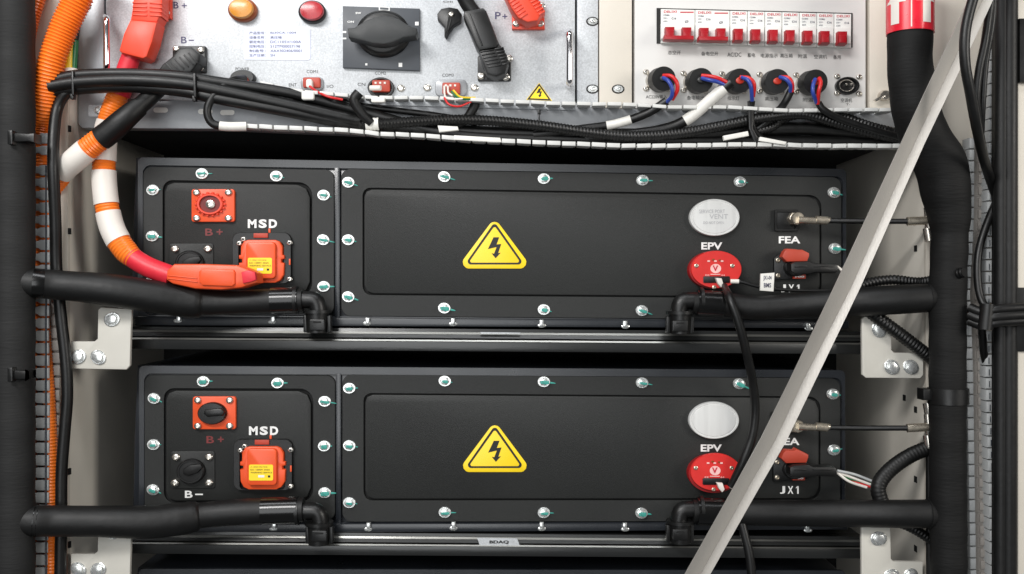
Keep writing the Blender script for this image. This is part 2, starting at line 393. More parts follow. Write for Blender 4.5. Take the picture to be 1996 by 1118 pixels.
    if idx == 0:
        q = MB(); q.disc(x-4, y-2, 26, 21, [(1, 12), (1, 19), (0.93, 21), (0.80, 21), (0.78, 14)], 36)
        for a in range(18):
            an = a*PI/9; cx, cy = x-4+28*math.cos(an), y-2+22*math.sin(an)
            q.disc(cx, cy, 2.6, 2.2, [(1, 11), (1, 17), (0.5, 18)], 8)
        q.build('socket_collar', 'salmon', s)
        q = MB(); q.disc(x-4, y-2, 20, 17, [(1, 13.5), (1, 16)], 30); q.build('socket_bore', mat('dark_red_bore', (110, 20, 18), .5), s)
        q = MB(); q.disc(x-4, y-2, 9, 8, [(1, 15), (1, 20), (0.6, 21), (0.5, 17)], 16); q.build('contact_pin', 'steel', s)
    else:
        q = MB(); q.disc(x-2, y, 28, 21.5, [(1, 12), (1, 20), (0.92, 23), (0.3, 24)], 36)
        q.prism([(x-19, y-6), (x+12, y-9), (x+20, y-2), (x+16, y+6), (x-14, y+8), (x-21, y+2)], 31, 22, 3); q.build('twist_cap', 'black_p', s)
    MB().text('B', (x-15, y+45, x, y+59), 5.6, 0.02).text('+', (x+7, y+46, x+19, y+57), 5.6, 0.02).build('lettering', 'dull_red_ink', lp)
    # --- B- socket
    x, y = m_(374, 511)
    s = MB().prism(rrect(x-44, y-37, x+42, y+36, 5, 4), 8, 4, 1.5).build('negative_socket', 'pack', t)
    for sx, sy in ((-32, -26), (32, -26), (-34, 24), (32, 24)):
        q = MB(); screwmesh(q, x+sx, y+sy, 8.5, 8, 6); q.build('screw', 'steel', s)
    q = MB(); q.disc(x-2, y+1, 27, 24, [(1, 8), (1, 18), (0.9, 21), (0.82, 21), (0.8, 19), (0.3, 20)], 36)
    q.prism([(x-20, y-2), (x-6, y-10), (x+14, y-12), (x+18, y-5), (x+8, y+6), (x-10, y+12), (x-20, y+8)], 26, 19, 3); q.build('twist_cap', 'rubber', s)
    MB().text('B', (x-16, y+40, x-1, y+54), 5.6, 0.02).box(x+4, y+46, x+19, y+48.5, 5.6, 5, 0).build('lettering', 'white_ink', lp)
    # --- service plug
    x, y = m_(509, 510)
    s = MB()
    s.ring(rrect(x-56, y-57, x+58, y+42, 14, 5), rrect(x-44, y-38, x+44, y+40, 8, 5), 16, 4)
    s.prism(rrect(x-44, y-38, x+44, y+42, 6, 3), 9, 4, 1)
    s = s.build('service_socket', 'black_p', t)
    for qx, qy in ((-36, -44), (54, -37), (54, 34), (-44, -36)):
        q = MB(); screwmesh(q, x+qx+2, y+qy, 6, 14, 4); q.build('screw', 'steel', s)
    MB().box(x-15, y-56, x+13, y-47, 20, 14, 1).build('latch', 'brick', s)
    MB().box(x+14, y-65, x+18, y-56, 8, 4, 0.5).build('indicator_pin', 'orange', s)
    MB().box(x+54, y-6, x+57, y+6, 18, 14, 0.5).build('side_pin', 'orange', s)
    pl = MB()
    pts = [(x-34, y-40), (x-26, y-43), (x+27, y-43), (x+35, y-40), (x+41, y-30), (x+41, y-14), (x+45, y-13), (x+45, y-6), (x+39, y-5), (x+39, y+1), (x+45, y+2), (x+44, y+25),
           (x+37, y+36), (x+27, y+41), (x-27, y+41), (x-37, y+36), (x-43, y+25), (x-44, y+2), (x-38, y+1), (x-38, y-5), (x-44, y-6), (x-44, y-13), (x-40, y-14), (x-40, y-30)]
    pl.prism(pts, 24, 6, 3); pl = pl.build('service_plug', 'orange', t)
    MB().prism(rrect(x-30, y-39, x+28, y+33, 8, 4), 34, 22, 3).build('raised_face', 'orange', pl)
    MB().prism(rrect(x-26, y-8, x+21, y+23, 3, 3), 34.8, 33.6, 0).build('sticker', 'yellow', pl)
    q = MB()
    for j, (s1, w1) in enumerate((('\u26a0 HIGH VOLTAGE', 33), ('DC 1000V 350A', 38), ('WARNING SERVICE', 42))):
        q.text(s1, (x-23, y-5+j*5.5, x-23+w1, y-2+j*5.5), 35.2)
    q.box(x+11, y+13, x+15.5, y+17, 35.2, 34.8, 0); q.build('sticker_print', 'ink', pl)
    q = MB(); q.box(x-8, y+12.5, x+4, y+17, 35.2, 34.8, 0); q.build('sticker_window', 'white_ink', pl)
    x, y = m_(482, 427)
    MB().text('M', (x+1, y, x+18, y+17), 5.6, 0.045).text('S', (x+22, y, x+38, y+17), 5.6, 0.045).text('D', (x+42, y, x+58, y+17), 5.6, 0.045).build('lettering', 'white_ink', lp)
    # --- silver cap
    x, y = m_(1391, 424)
    s = MB().disc(x, y, 49, 36, [(1, 5), (1, 14), (0.97, 16), (0.92, 16), (0.9, 15), (0.87, 15), (0.85, 16.2), (0.5, 16.6), (0.1, 16.8)], 56).build('vent_cap', 'silver', t)
    if idx == 0:
        q = MB(); q.text('SERVICE PORT', (x-28, y-16, x+22, y-9), 17.6); q.text('VENT', (x-8, y-7, x+28, y+2), 17.6); q.text('DO NOT OPEN', (x-20, y+7, x+20, y+12), 17.6)
        q.build('cap_print', mat('faint_silver_print', (178, 178, 180), .5), s)
    x, y = m_(1367, 472)
    MB().text('EPV', (x, y, x+41, y+14), 5.6, 0.03).build('lettering', 'white_ink', rp)
    # --- red disc
    x, y = m_(1393, 526)
    s = MB().disc(x-4, y, 50, 37, [(1, 5), (1, 24), (0.98, 26)], 56).build('valve_disc', 'epv_side', t)
    MB().disc(x+2, y-1, 49.5, 36.5, [(1, 25), (1, 31), (0.97, 33), (0.2, 33.2)], 56).build('disc_face', 'epv', s)
    q = MB(); q.prism(rrect(x-22, y+12, x+30, y+25, 2, 3), 34.6, 31, 0.5); q.build('plug_slot', 'black_p', s)
    q = MB()
    for sx, sy in ((-36, -9), (34, -9), (-1, 36)): screwmesh(q, x+sx, y+sy*0.93, 4.5, 32.5, 2.5)
    q.build('disc_screw', 'nickel', s)
    q = MB(); q.disc(x+2, y-3, 10.5, 9, [(1, 33), (1, 34)], 24)
    for j in range(3): q.box(x-14+j*13, y-19, x-9+j*13, y-16, 34.2, 33, 0)
    q.box(x-8, y+7.5, x+11, y+9, 34.2, 33, 0)
    for j in range(3): q.text('E04'[j]*2, (x-18+j*15, y+8.5-(j == 1)*0, x-10+j*15, y+11.5), 34.3) if j != 1 else None
    q.build('disc_print', mat('pale_pink_ink', (240, 190, 185), .5), s)
    MB().text('V', (x-4, y-9, x+7, y+2), 34.6, 0.03).build('emblem', 'red_ink', s)
    q = MB(); q.box(x-5, y-22, x-0, y-19, 34.4, 33, 0.3); q.box(x+8, y-21, x+12, y-18, 34.4, 33, 0.3); q.build('indicator_light', 'amber_b', s)
    # --- FEA socket
    x, y = m_(1530, 429)
    s = MB(); s.prism(rrect(x-20, y-21, x+26, y+21, 3, 3), 9, 4, 1); s.ring(rrect(x-20, y-21, x+26, y+21, 3, 3), rrect(x-15, y-16, x+21, y+16, 3, 3), 12, 8)
    s = s.build('antenna_socket', 'black_p', t)
    x, y = m_(1518, 460)
    MB().text('FEA', (x, y, x+42, y+14), 5.6, 0.03).build('lettering', 'white_ink', rp)
    x, y = m_(1522, 554)
    MB().text('J', (x, y, x+10, y+15), 5.6, 0.03).text('X', (x+15, y, x+26, y+15), 5.6, 0.03).box(x+33.5, y, x+36.5, y+15, 5.6, 5.2, 0).prism([(x+30.5, y+4), (x+33.5, y), (x+33.5, y+4)], 5.6, 5.2, 0).build('lettering', 'white_ink', rp)
    # --- data socket
    x, y = m_(1516, 507)
    s = MB(); s.prism([(x-7, y-4), (x+2, y-12), (x+50, y-10), (x+60, y+2), (x+60, y+34), (x-7, y+38)], 14, 4, 2); s.disc(x+32, y+14, 22, 18, [(1, 13), (1, 24), (.9, 26)], 24)
    s = s.build('data_socket', 'black_p', t)
    for sy in (0, 30):
        q = MB(); screwmesh(q, x, y+sy, 5.5, 14, 4); q.build('screw', 'nickel', s)
    cp = [(x+13, y-18), (x+18, y-23), (x+34, y-22), (x+38, y-26) if idx else (x+40, y-21), (x+48, y-21), (x+62, y-14), (x+62, y-8), (x+58, y+2), (x+18, y+3), (x+8, y-7)]
    MB().prism(cp, 40, 20, 3).build('flip_cap', 'brick', s)
    q = MB(); q.box(x+31, y+27, x+55, y+36, 24, 12, 1); q.build('lock_clip', 'brick', s)
    MB().text('100', (x+34, y+30, x+52, y+33.5), 24.5, .05).build('clip_print', 'white_ink', s)
    return t
def tri_round(pts, r, n=6):
    out = []
    for i in range(3):
        p0, p1, p2 = [Vector(pts[j % 3]) for j in (i-1, i, i+1)]
        a = (p0-p1).normalized(); b = (p2-p1).normalized(); h = a.angle(b)/2
        q = r/math.tan(h); s0 = p1+a*q; s1 = p1+b*q; c = p1+(a+b).normalized()*(r/math.sin(h))
        for k in range(n+1):
            v = (s0-c).lerp(s1-c, k/n).normalized()*r; out.append(tuple(c+v))
    return out
def bolt_sign(mb, x, y, k, d):
    P = [(-2, -24), (9, -24), (4, -10), (13, -11), (7, 7), (12, 6), (2, 17), (-6, 7), (-1, 8), (4, -5), (-13, -1)]
    mb.add([Wp(x+a*k, y+b*k, d) for a, b in P], [(0, 1, 2), (0, 2, 9), (0, 9, 10), (2, 3, 9), (3, 4, 9), (9, 4, 8), (4, 5, 6), (4, 6, 8), (8, 6, 7)])
packs = [make_pack(i) for i in range(3)]

# ------------------------------------------------------------------ trays under the packs
def tray(dy, lab):
    t = thing('pack_tray', (968, 680+dy, -200), lab, 'shelf', 'trays carrying the packs')
    def band(name, y0l, y1l, d1, d1b, m, slope=0.0075, dback=-440, x0=258, x1=1682):
        # long profile strip whose front leans: top edge at depth d1, bottom edge at depth d1b
        a = [(x0, y0l, d1), (x1, y0l+slope*(x1-x0), d1), (x1, y1l+slope*(x1-x0), d1b), (x0, y1l, d1b)]
        W = [Wp(px, py+dy, d) for px, py, d in a]
        back = [(p[0], -dback*S, p[2]) for p in W]
        MB().loops([back, W]).build(name, m, t)
    band('flange', 636, 643, 14, 16, 'tray')
    band('lip', 642.5, 646.5, 20, 22, 'tray_glint', dback=0)  # bright strip imitates light reflected on the bevelled edge
    band('top_strip', 647, 654, 24, 28, 'tray')
    band('shadow_gap', 654, 657.5, 12, 12, 'void')
    band('rail_edge', 657.5, 660.5, 29, 30.8, 'tray_glint', dback=0)  # second painted reflection line, in the same pale metal
    MB().prism([(256, 661.5+dy), (1682, 671+dy), (1682, 690+dy), (256, 680+dy)], 32, -440, 1.5).build('rail', 'tray', t)
    return t
t1 = tray(0, 'black rail tray directly under the upper battery pack')
t2 = tray(399, 'black rail tray with a small silver sticker under the middle battery pack')
MB().prism([(930, 1048), (1008, 1049), (1014, 1066), (936, 1065)], 29.5, 27, 0).build('silver_sticker', 'galv', t2)
MB().text('BDAQ', (954, 1053, 992, 1060), 30, 0.04).build('sticker_print', 'ink', t2)
MB().prism([(936, 647), (1014, 648), (1014, 650), (938, 650)], 29.5, 27, 0).build('silver_sticker', 'galv', t1)

# ------------------------------------------------------------------ corner brackets
def bracket(side, dx, dy, lab):
    t = thing('corner_bracket', ((225 if side < 0 else 1740)+dx, 720+dy, 70), lab, 'bracket', 'offwhite corner brackets')
    if side < 0:
        P = [(196, 599), (257, 602), (255, 640), (253, 712), (246, 720), (137, 718), (138, 665), (184, 665), (190, 660), (191, 604)]
        B = [(219, 622), (153, 695), (192, 696)]
    else:
        P = [(1680, 622), (1685, 617), (1732, 618), (1737, 624), (1738, 682), (1743, 687), (1800, 688), (1800, 730), (1794, 737), (1688, 736), (1681, 730)]
        B = [(1713, 642), (1738, 715), (1775, 715)]
    MB().prism([(x+dx, y+dy) for x, y in P], 76, 68, 1.6).build('plate', 'bracket', t)
    for x, y in B: bolt(t, x+dx, y+dy, 76, False, 16, random.uniform(-1, 1))
bracket(-1, 0, 0, 'offwhite L bracket left of the upper pack tray')
bracket(1, 0, 0, 'offwhite L bracket right of the upper pack tray, below the black branch hose')
bracket(-1, 0, 414, 'offwhite L bracket cut by the bottom edge under the lower left hose')
bracket(1, -1, 407, 'offwhite L bracket cut by the bottom edge under the lower right hose')

# ------------------------------------------------------------------ control box (galvanised)
box = thing('control_box', (640, 250, -100), 'galvanised high voltage control box with a rotary switch above the battery packs', 'control box')
MB().prism([(206, -60), (1121, -60), (1121, 215), (206, 190)], 30, -8, 2).build('front_panel', 'galv', box)
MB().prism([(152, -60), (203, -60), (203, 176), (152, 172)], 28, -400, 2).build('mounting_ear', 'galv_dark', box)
MB().prism([(1125, -60), (1166, -60), (1166, 210), (1125, 208)], 28, -400, 2).build('mounting_ear', 'galv', box)
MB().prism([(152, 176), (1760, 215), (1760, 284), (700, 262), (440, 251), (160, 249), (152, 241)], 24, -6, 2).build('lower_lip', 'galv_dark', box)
MB().prism([(170, -60), (1740, -60), (1740, 280), (700, 258), (170, 246)], -9, -440, 1).build('blackened_box_body', 'void', box)  # black body added so the gap above the upper pack stays dark
for x, y in ((313, 214), (443, 219), (400, 217)):
    MB().prism(rrect(x-14, y-5, x+14, y+5, 5, 5), 25, 22, 0).build('oval_slot', 'paper', box)
MB().prism(rrect(172, 204, 206, 227, 3, 3), 26, 23, 0.5).build('clamp_plate', 'galv', box)
for x, y, r in ((170, 12, 8), (193, 215, 9), (169, 139, 6)):
    q = MB(); screwmesh(q, x, y, r, 28, 5); q.build('screw', 'zinc', box)
def eyescrew(x, y, d, parent):
    q = MB(); q.ring(ell(x, y, 12.5, 9), ell(x, y, 9.5, 6.5), d+1.2, d-1); q.build('slot_rim', 'ink', parent)
    q = MB(); q.disc(x, y, 9.5, 6.5, [(1, d-1), (1, d+0.8)], 24); screwmesh(q, x, y, 5.5, d, 4); q.build('screw', 'zinc', parent)
eyescrew(1155, 41, 28, box); eyescrew(1155, 173, 28, box)
# handles
for x, y0, y1, dx in ((208, 32, 136, 0), (1110, 60, 166, 0)):
    pts = [(x-2, y0+2, 28), (x-1, y0+1, 55), (x, y0+5, 70), (x, y0+16, 74), (x, y1-16, 74), (x, y1-5, 70), (x-1, y1-1, 55), (x-2, y1-2, 28)]
    MB().tube(spline(pts, 8), 6.2, 20).build('handle', 'chrome', box)
# indicators
q = MB().disc(475, 21, 28, 23, [(1, 30), (1, 40), (0.93, 43), (0.86, 44)], 44).build('amber_indicator', 'amber_b', box)
MB().disc(472, 18, 23.5, 19, [(1, 42), (1, 50), (0.93, 53), (0.6, 54.5), (0.2, 55)], 44).build('lens', 'yel_lens', q)
q = MB().disc(610, 25, 26.5, 22, [(1, 30), (1, 40), (0.93, 43), (0.86, 44)], 44).build('red_indicator', 'black_p', box)
MB().disc(609, 22, 23, 18.5, [(1, 42), (1, 49), (0.93, 52), (0.6, 53.5), (0.2, 54)], 44).build('lens', 'red_lens', q)
# rating sticker
q = MB().prism(rrect(475, 54, 605, 116, 5, 4, sk=0.006), 31, 29.6, 0).build('rating_sticker', 'label_w', box)
p = MB()
rows = [('\u4ea7\u54c1\u578b\u53f7\uff1a', 'BJ30CA-1004', 50), ('\u8bbe\u5907\u540d\u79f0\uff1a', '\u9ad8\u538b\u7bb1', 22), ('\u989d\u5b9a\u7535\u538b\uff1a', 'DC1105V/100A', 60),
        ('\u63a7\u5236\u7535\u538b\uff1a', '512TM00057198', 58), ('\u5236\u9020\u53f7\uff1a', 'XAX302406/0001', 61), ('\u751f\u4ea7\u65e5\u671f\uff1a', 'SH', 9)]
for j, (a, b, w_) in enumerate(rows):
    y = 61+j*8.7
    p.text(a, (486, y, 518, y+5.5), 31.5, 0.0); p.text(b, (527, y+0.2, 527+w_, y+5.2), 31.5, 0.0)
p.build('sticker_print', 'grey_ink', q)
# panel lettering
MB().text('B', (338, 3, 348, 16), 30.5, .01).text('+', (354, 6, 364, 15), 30.5, .01).build('lettering', 'navy_ink', box)
MB().text('B', (353, 71, 364, 84), 30.5, .01).box(368, 77, 378, 79, 30.5, 30, 0).build('lettering', 'navy_ink', box)
MB().text('P', (965, 23, 976, 37), 30.5, .01).text('+', (979, 27, 989, 36), 30.5, .01).build('lettering', 'navy_ink', box)
p = MB()
for s_, r in (('POWER', (459, 131, 486, 137)), ('COM1', (598, 136, 619, 142)), ('COM2', (731, 139, 752, 145)), ('COM3', (862, 143, 884, 149)),
              ('ENT', (563, 162, 578, 168)), ('I/O', (637, 165, 650, 171)), ('CN', (697, 161, 712, 167)), ('CHI', (864, 1, 882, 5))): MB().text(s_, r, 30.5, 0.0).build('port_lettering', 'ink', box)
# rotary switch
sw = MB().prism([(668, 11), (818, 16), (818, 137), (668, 131)], 40, 28, 1.5).build('rotary_switch', 'grey_sw', box)
MB().disc(748, 68, 52, 45, [(1, 38), (1, 52), (0.9, 58), (0.8, 60)], 48).build('knob_base', 'black_p', sw)
gp = [(677, 54), (690, 53), (703, 45), (715, 38), (730, 32), (748, 30), (766, 32), (780, 38), (797, 49), (812, 54), (813, 63), (810, 69), (786, 73), (766, 82), (748, 86), (726, 84), (708, 79), (679, 72)]
MB().prism(gp, 92, 56, 3.5).build('knob_grip', 'knob', sw)
p = MB()
a = ell(748, 68, 58, 50, 18, 188, 262); b = ell(748, 68, 55.5, 47.5, 18, 188, 262)
V = [Wp(x, y, 40.6) for x, y in a]+[Wp(x, y, 40.6) for x, y in b]; p.add(V, [(i, i+1, 19+i-1, 18+i) for i in range(17)])
p.ring([(738, 12), (760, 13), (760, 21), (738, 20)], [(741, 14), (757, 15), (757, 19), (741, 18)], 40.6, 40)
p.box(809, 42, 816, 49, 40.6, 40, 0); p.box(777, 122, 784, 130, 40.6, 40, 0); p.box(712, 123, 716, 127, 40.6, 40, 0)
p.text('SW', (693, 23, 704, 27), 40.6, 0.03); p.text('ON', (677, 40, 690, 44), 40.6, 0.03)
p.box(668, 60, 675, 64, 40.6, 40, 0); p.box(668, 73, 675, 76, 40.6, 40, 0)
p.build('switch_print', 'white_ink', sw)
# comm ports
def port(x, y, style):
    s = MB()
    if style == 'ring': s.ring(ell(x, y+4, 26, 20, 28), ell(x, y+4, 21, 16, 28), 40, 30); s.disc(x, y+4, 21, 16, [(1, 30), (1, 33)], 28)
    else: s.prism(rrect(x-31, y-17, x+31, y+16, 10, 4), 38, 29, 2)
    s = s.build('comm_port', 'black_p' if style == 'ring' else 'galv_dark', box)
    MB().prism(rrect(x-17, y-11, x+18, y+12, 3, 3), 45, 34, 2).build('port_insert', 'brick', s)
    p = MB()
    for j in range(3): p.box(x-12+j*9, y-7, x-8+j*9, y-3, 46.5, 44, 0.5)
    p.build('pin_row', 'white_s', s)
    if style != 'ring':
        for sx in (-46, 46):
            q = MB(); screwmesh(q, x+sx, y, 8, 30, 5); q.build('screw', 'steel', s)
    return s
port(607, 160, 'plain0') if False else None
s = MB().prism(rrect(586, 149, 630, 176, 9, 4), 36, 29, 2).build('comm_port', 'galv_dark', box); MB().prism(rrect(590, 150, 624, 170, 3, 3), 44, 34, 2).build('port_insert', 'brick', s)
port(742, 166, 'ring'); port(879, 171, 'plain')
q = MB(); screwmesh(q, 782, 172, 8, 30, 5); q.build('screw', 'steel', box)
q = MB().disc(476, 153, 24, 15, [(1, 30), (1, 42), (.9, 46)], 28).build('power_port', 'black_p', box)
MB().prism([(455, 158), (482, 150), (486, 162), (456, 164)], 50, 40, 2).build('port_insert', 'brick', q)
# small warning triangle
wl = MB().prism([(1051, 161), (1076, 196), (1026, 194)], 31, 29.7, 0).build('warning_label', 'yellow', box)
k = MB(); a = [(1051, 162), (1074.5, 195.5), (1027.5, 193.5)]; b = [(1051, 167), (1069, 192.5), (1033, 191)]
k.loops([[Wp(*q_, 31.4) for q_ in a], [Wp(*q_, 31.4) for q_ in b]], False, False); bolt_sign(k, 1051, 182, 0.42, 31.4); k.build('warning_symbol', 'ink', wl)

# ------------------------------------------------------------------ filler strips + distribution panel
st = MB().prism([(1168, -60), (1232, -60), (1232, 212), (1168, 209)], 30, -300, 2)
st = st.build('filler_strip', 'cream', None, label='plain cream filler strip between the two upper panels', cat='filler strip')
eyescrew(1205, 173, 30, st)
st2 = MB().prism([(1695, -60), (1762, -60), (1762, 216), (1695, 215)], 30, -300, 2).build('filler_strip', 'cream', None, label='narrow cream filler strip right of the breaker panel, with a quarter turn latch', cat='filler strip')
q = MB(); q.disc(1722, 187, 12, 10, [(1, 30), (1, 40), (.8, 44)], 24); q.prism([(1704, 194), (1722, 183), (1728, 187), (1709, 197)], 46, 40, 1); q.build('latch', 'steel', st2)
dp = thing('distribution_panel', (1460, 215, -50), 'white distribution panel with a row of red toggle breakers and round cable glands', 'breaker panel')
MB().prism([(1237, -60), (1688, -60), (1688, 214), (1237, 211)], 31, -300, 2.5).build('front_panel', 'white_panel', dp)
MB().prism([(1280, 15), (1662, 25), (1662, 92), (1280, 84)], 33, 30, 0).build('breaker_window', 'ink', dp)
sk = 0.026
def by(x, y): return y+(x-1290)*sk
def breaker(x0, x1, tx, double):
    b = MB()
    b.prism([(x0+0.6, by(x0, 17)), (x1-0.6, by(x1, 17)), (x1-0.6, by(x1, 83)), (x0+0.6, by(x0, 83))], 40, 30, 1)
    b.prism([(x0+0.8, by(x0, 44)), (x1-0.8, by(x1, 44)), (x1-0.8, by(x1, 75)), (x0+0.8, by(x0, 75))], 50, 39, 2)
    b = b.build('circuit_breaker', 'breaker', dp)
    p = MB(); g = MB()
    for j, c in enumerate(tx):
        y = by(c, 0)
        if j == 0 or not double: p.text('DELIXI', (c-12, y+19.5, c+13, y+24), 40.6, 0.012)
        else: p.box(c-13, y+21, c+13, y+23, 40.6, 40, 0)
        if j == 0 or not double:
            g.text('CDB6i', (c-13, y+27, c-1, y+30), 40.6, 0.01).text('C16', (c+3, y+33, c+12, y+37), 40.6, 0.02).text('230V~', (c-13, y+33, c-4, y+36), 40.6)
            g.text('6000', (c-13, y+39, c-5, y+42), 40.6)
        else: g.text('\u2300', (c-4, y+38, c+3, y+43), 40.6)
    p.build('brand_print', 'red_ink', b); g.build('rating_print', 'grey_ink', b)
    q = MB()
    for c in tx:
        y = by(c, 0); q.box(c-9, y+51, c+9, y+(70 if double else 76), 66, 48, 2); q.box(c-8, y+(57 if double else 58), c+8, y+(70 if double else 74), 71, 60, 3)
    if double: q.prism([(tx[0]-11, by(tx[0], 67)), (tx[1]+14, by(tx[1], 67)), (tx[1]+14, by(tx[1], 76)), (tx[0]-11, by(tx[0], 76))], 74, 55, 3)
    q.build('toggle', 'toggle', b)
    q = MB()
    return b
breaker(1288, 1355, (1306, 1339), True); breaker(1355, 1423, (1373, 1406), True)
xs = [1440, 1474, 1508, 1541, 1576, 1609, 1643]
for i, c in enumerate(xs):
    l = 1423 if i == 0 else (xs[i-1]+c)/2; r = 1660 if i == 6 else (c+xs[i+1])/2
    breaker(l, r, (c,), False)
p = MB()
for s_, x0, x1, y in (('\u603b\u7a7a\u5f00', 1302, 1327, 98), ('\u5907\u7535\u7a7a\u5f00', 1367, 1400, 100), ('AC/DC', 1418, 1445, 102), ('\u84c4\u7535', 1457, 1472, 103), ('\u7535\u6e90\u6307\u793a', 1483, 1516, 104),
                      ('\u9ad8\u538b\u7bb1', 1521, 1545, 104), ('\u9644\u6e29', 1556, 1573, 105), ('\u7a7a\u8c03\u673a', 1587, 1612, 106), ('\u5907\u7528', 1624, 1639, 107),
                      ('AC220V\u8f93\u5165', 1259, 1300, 184), ('\u5907\u7535\u8f93\u51fa', 1339, 1372, 186), ('\u6307\u793a\u706f', 1418, 1441, 187), ('\u9ad8\u538b\u7bb1', 1491, 1517, 188), ('\u9644\u6e29', 1565, 1585, 190), ('\u7a7a\u8c03\u673a', 1639, 1661, 191)):
    MB().text(s_, (x0, y, x1, y+8), 31.6, 0.0).build('lettering', 'ink', dp)
MB().text('T-', (1649, 201, 1657, 205), 31.6, 0.0).build('lettering', 'ink', dp)
glands = [(1281, 157), (1354, 160), (1429, 161), (1502, 162), (1573, 163)]
for i, (x, y) in enumerate(glands):
    g = MB(); g.disc(x, y, 23, 19, [(1, 31), (1, 37), (.93, 40), (.9, 48)], 32); g = g.build('cable_gland', 'steel', dp)
    cx = x+(13 if i < 4 else 17); cy = y-4
    q = MB(); q.tube([Vector(Wp(x+4, y-1, 44)), Vector(Wp(cx, cy, 84))], lambda t: 23-0.5*t, 32, 0.03, 6)
    q.build('gland_nut', 'black_p', g)
    q = MB(); q.disc(cx, cy, 8, 6.5, [(1, 84), (1, 87), (.8, 88)], 24); q.build('gland_core', 'copper' if i in (2, 3, 4) else 'black_p', g)
    for sx, sy in ((-22, -17), (-22, 16), (21, 17), (21, -17)):
        q = MB(); screwmesh(q, x+sx, y+sy, 6, 31, 4.5); q.build('screw', 'steel', g)
x, y = 1653, 166
g = MB(); g.ring(ell(x, y, 23, 17), ell(x, y, 18, 13.5), 42, 31); g.disc(x, y, 18, 13.5, [(1, 31), (1, 34)], 28); g = g.build('open_socket', 'black_p', dp)
q = MB(); q.ring(ell(x-2, y, 15, 12), ell(x-2, y, 13, 10), 44, 34)
for a in (-5, 5): q.disc(x+a, y-1, 2.6, 2.4, [(1, 34), (1, 42), (.6, 43)], 10)
q.build('contact_pin', 'steel', g)
for sx, sy in ((-22, -17), (21, -16), (-22, 16), (21, 17)):
    q = MB(); screwmesh(q, x+sx, y+sy, 6, 31, 4.5); q.build('screw', 'steel', g)

# ------------------------------------------------------------------ horizontal wiring duct
top_y = [(430, 152), (507, 160), (574, 176), (735, 190), (808, 189), (958, 195), (1095, 201), (1219, 202), (1307, 208), (1420, 208), (1543, 215), (1632, 213), (1760, 213)]
bot_y = [(430, 243), (480, 245), (601, 250), (695, 254), (727, 260), (819, 263), (880, 268), (939, 272), (1060, 277), (1202, 283), (1235, 283), (1361, 283), (1441, 281), (1508, 281), (1562, 283), (1760, 284)]
wd = thing('wiring_duct', (1100, 285, 40), 'horizontal grey slotted wiring duct full of black cables under the upper panels', 'wiring duct')
def teeth(y_tab, x0, x1, name, hgt, seed, phase=0):
    random.seed(seed); mb = MB(); x = x0; mb2 = MB()
    while x < x1:
        w_ = 26+random.uniform(-1, 1); y = interp(x, y_tab)+random.uniform(-0.8, .8); y2 = interp(x+w_, y_tab)
        # each tooth: a plate reaching out from the duct base, thicker at the tip
        mb.prism([(x, y-hgt/2), (x+w_, y2-hgt/2), (x+w_, y2+hgt/2), (x, y+hgt/2)], 84+random.uniform(-2, 2), 60, 1.2)
        mb.prism([(x+3, y-hgt/2+1.5), (x+w_-3, y2-hgt/2+1.5), (x+w_-3, y2+hgt/2-1.5), (x+3, y+hgt/2-1.5)], 66, 26, 0)
        x += w_+3.4
    return mb.build(name, 'duct_d', wd)
teeth(top_y, 507, 1735, 'upper_wall', 7, 3); teeth(bot_y, 476, 1745, 'lower_wall', 8.5, 4)
V = [Wp(x, interp(x, top_y), 26) for x in range(500, 1761, 20)]+[Wp(x, interp(x, bot_y), 26) for x in range(500, 1761, 20)]
n = len(V)//2; b = MB(); b.add(V, [(i, i+1, n+i+1, n+i) for i in range(n-1)]); b.build('base', 'galv_dark', wd)

# ------------------------------------------------------------------ vertical ducts
def vduct(name_lab, segs, wtab, xtab, pitch, m_tooth, gapm, d, keyhole):
    t = thing('wiring_duct', (xtab[0][1], 1150, d), name_lab, 'wiring duct', 'vertical slotted wiring ducts')
    for y0, y1 in segs:
        mb = MB(); y = y0
        while y < y1:
            x = interp(y, xtab); w_ = interp(y, wtab); h = min(pitch-keyhole, y1-y)
            if keyhole > 2.5:
                mb.prism([(x, y+1.5), (x+w_*.33, y+1.5), (x+w_*.5, y-1), (x+w_, y-1), (x+w_, y+h+1.5), (x+w_*.5, y+h+1.5), (x+w_*.33, y+h-2.5), (x, y+h-2.5)], d, d-6, 1)
            else: mb.prism([(x, y), (x+w_, y), (x+w_, y+h), (x, y+h)], d, d-30, 2.5)
            y += pitch
        mb.build('slotted_wall', m_tooth, t)
    return t
lx = [(260, 66), (320, 64), (530, 62), (600, 60), (640, 53), (800, 50), (1000, 50), (1118, 47)]
lw = [(260, 31), (320, 31), (530, 35), (600, 35), (640, 40), (800, 45), (1118, 44)]
vd = vduct('grey slotted duct on the far left with orange hose showing through its gaps', [(260, 300), (322, 538), (572, 1150)], lw, lx, 24.3, 'duct', None, 92, 6.5)
mb = MB(); y = 590
while y < 1000:
    x = interp(y, [(560, 100), (640, 97), (800, 97), (1000, 97)]); mb.box(x, y, x+interp(y, [(590, 6), (680, 20), (850, 16), (1000, 10)]), y+20, 72, 66, 1); y += 24.3
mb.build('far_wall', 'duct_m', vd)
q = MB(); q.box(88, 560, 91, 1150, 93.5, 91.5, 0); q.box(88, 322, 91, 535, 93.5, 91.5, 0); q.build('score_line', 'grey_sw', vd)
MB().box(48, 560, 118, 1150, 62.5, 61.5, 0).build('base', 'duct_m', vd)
ra = [(268, 1890), (330, 1888), (450, 1884), (560, 1878), (640, 1882), (720, 1885), (850, 1887), (1118, 1892)]
rb_ = [(0, 1935), (60, 1930), (160, 1929), (280, 1927), (560, 1921), (700, 1921), (850, 1925), (1000, 1929), (1118, 1932)]
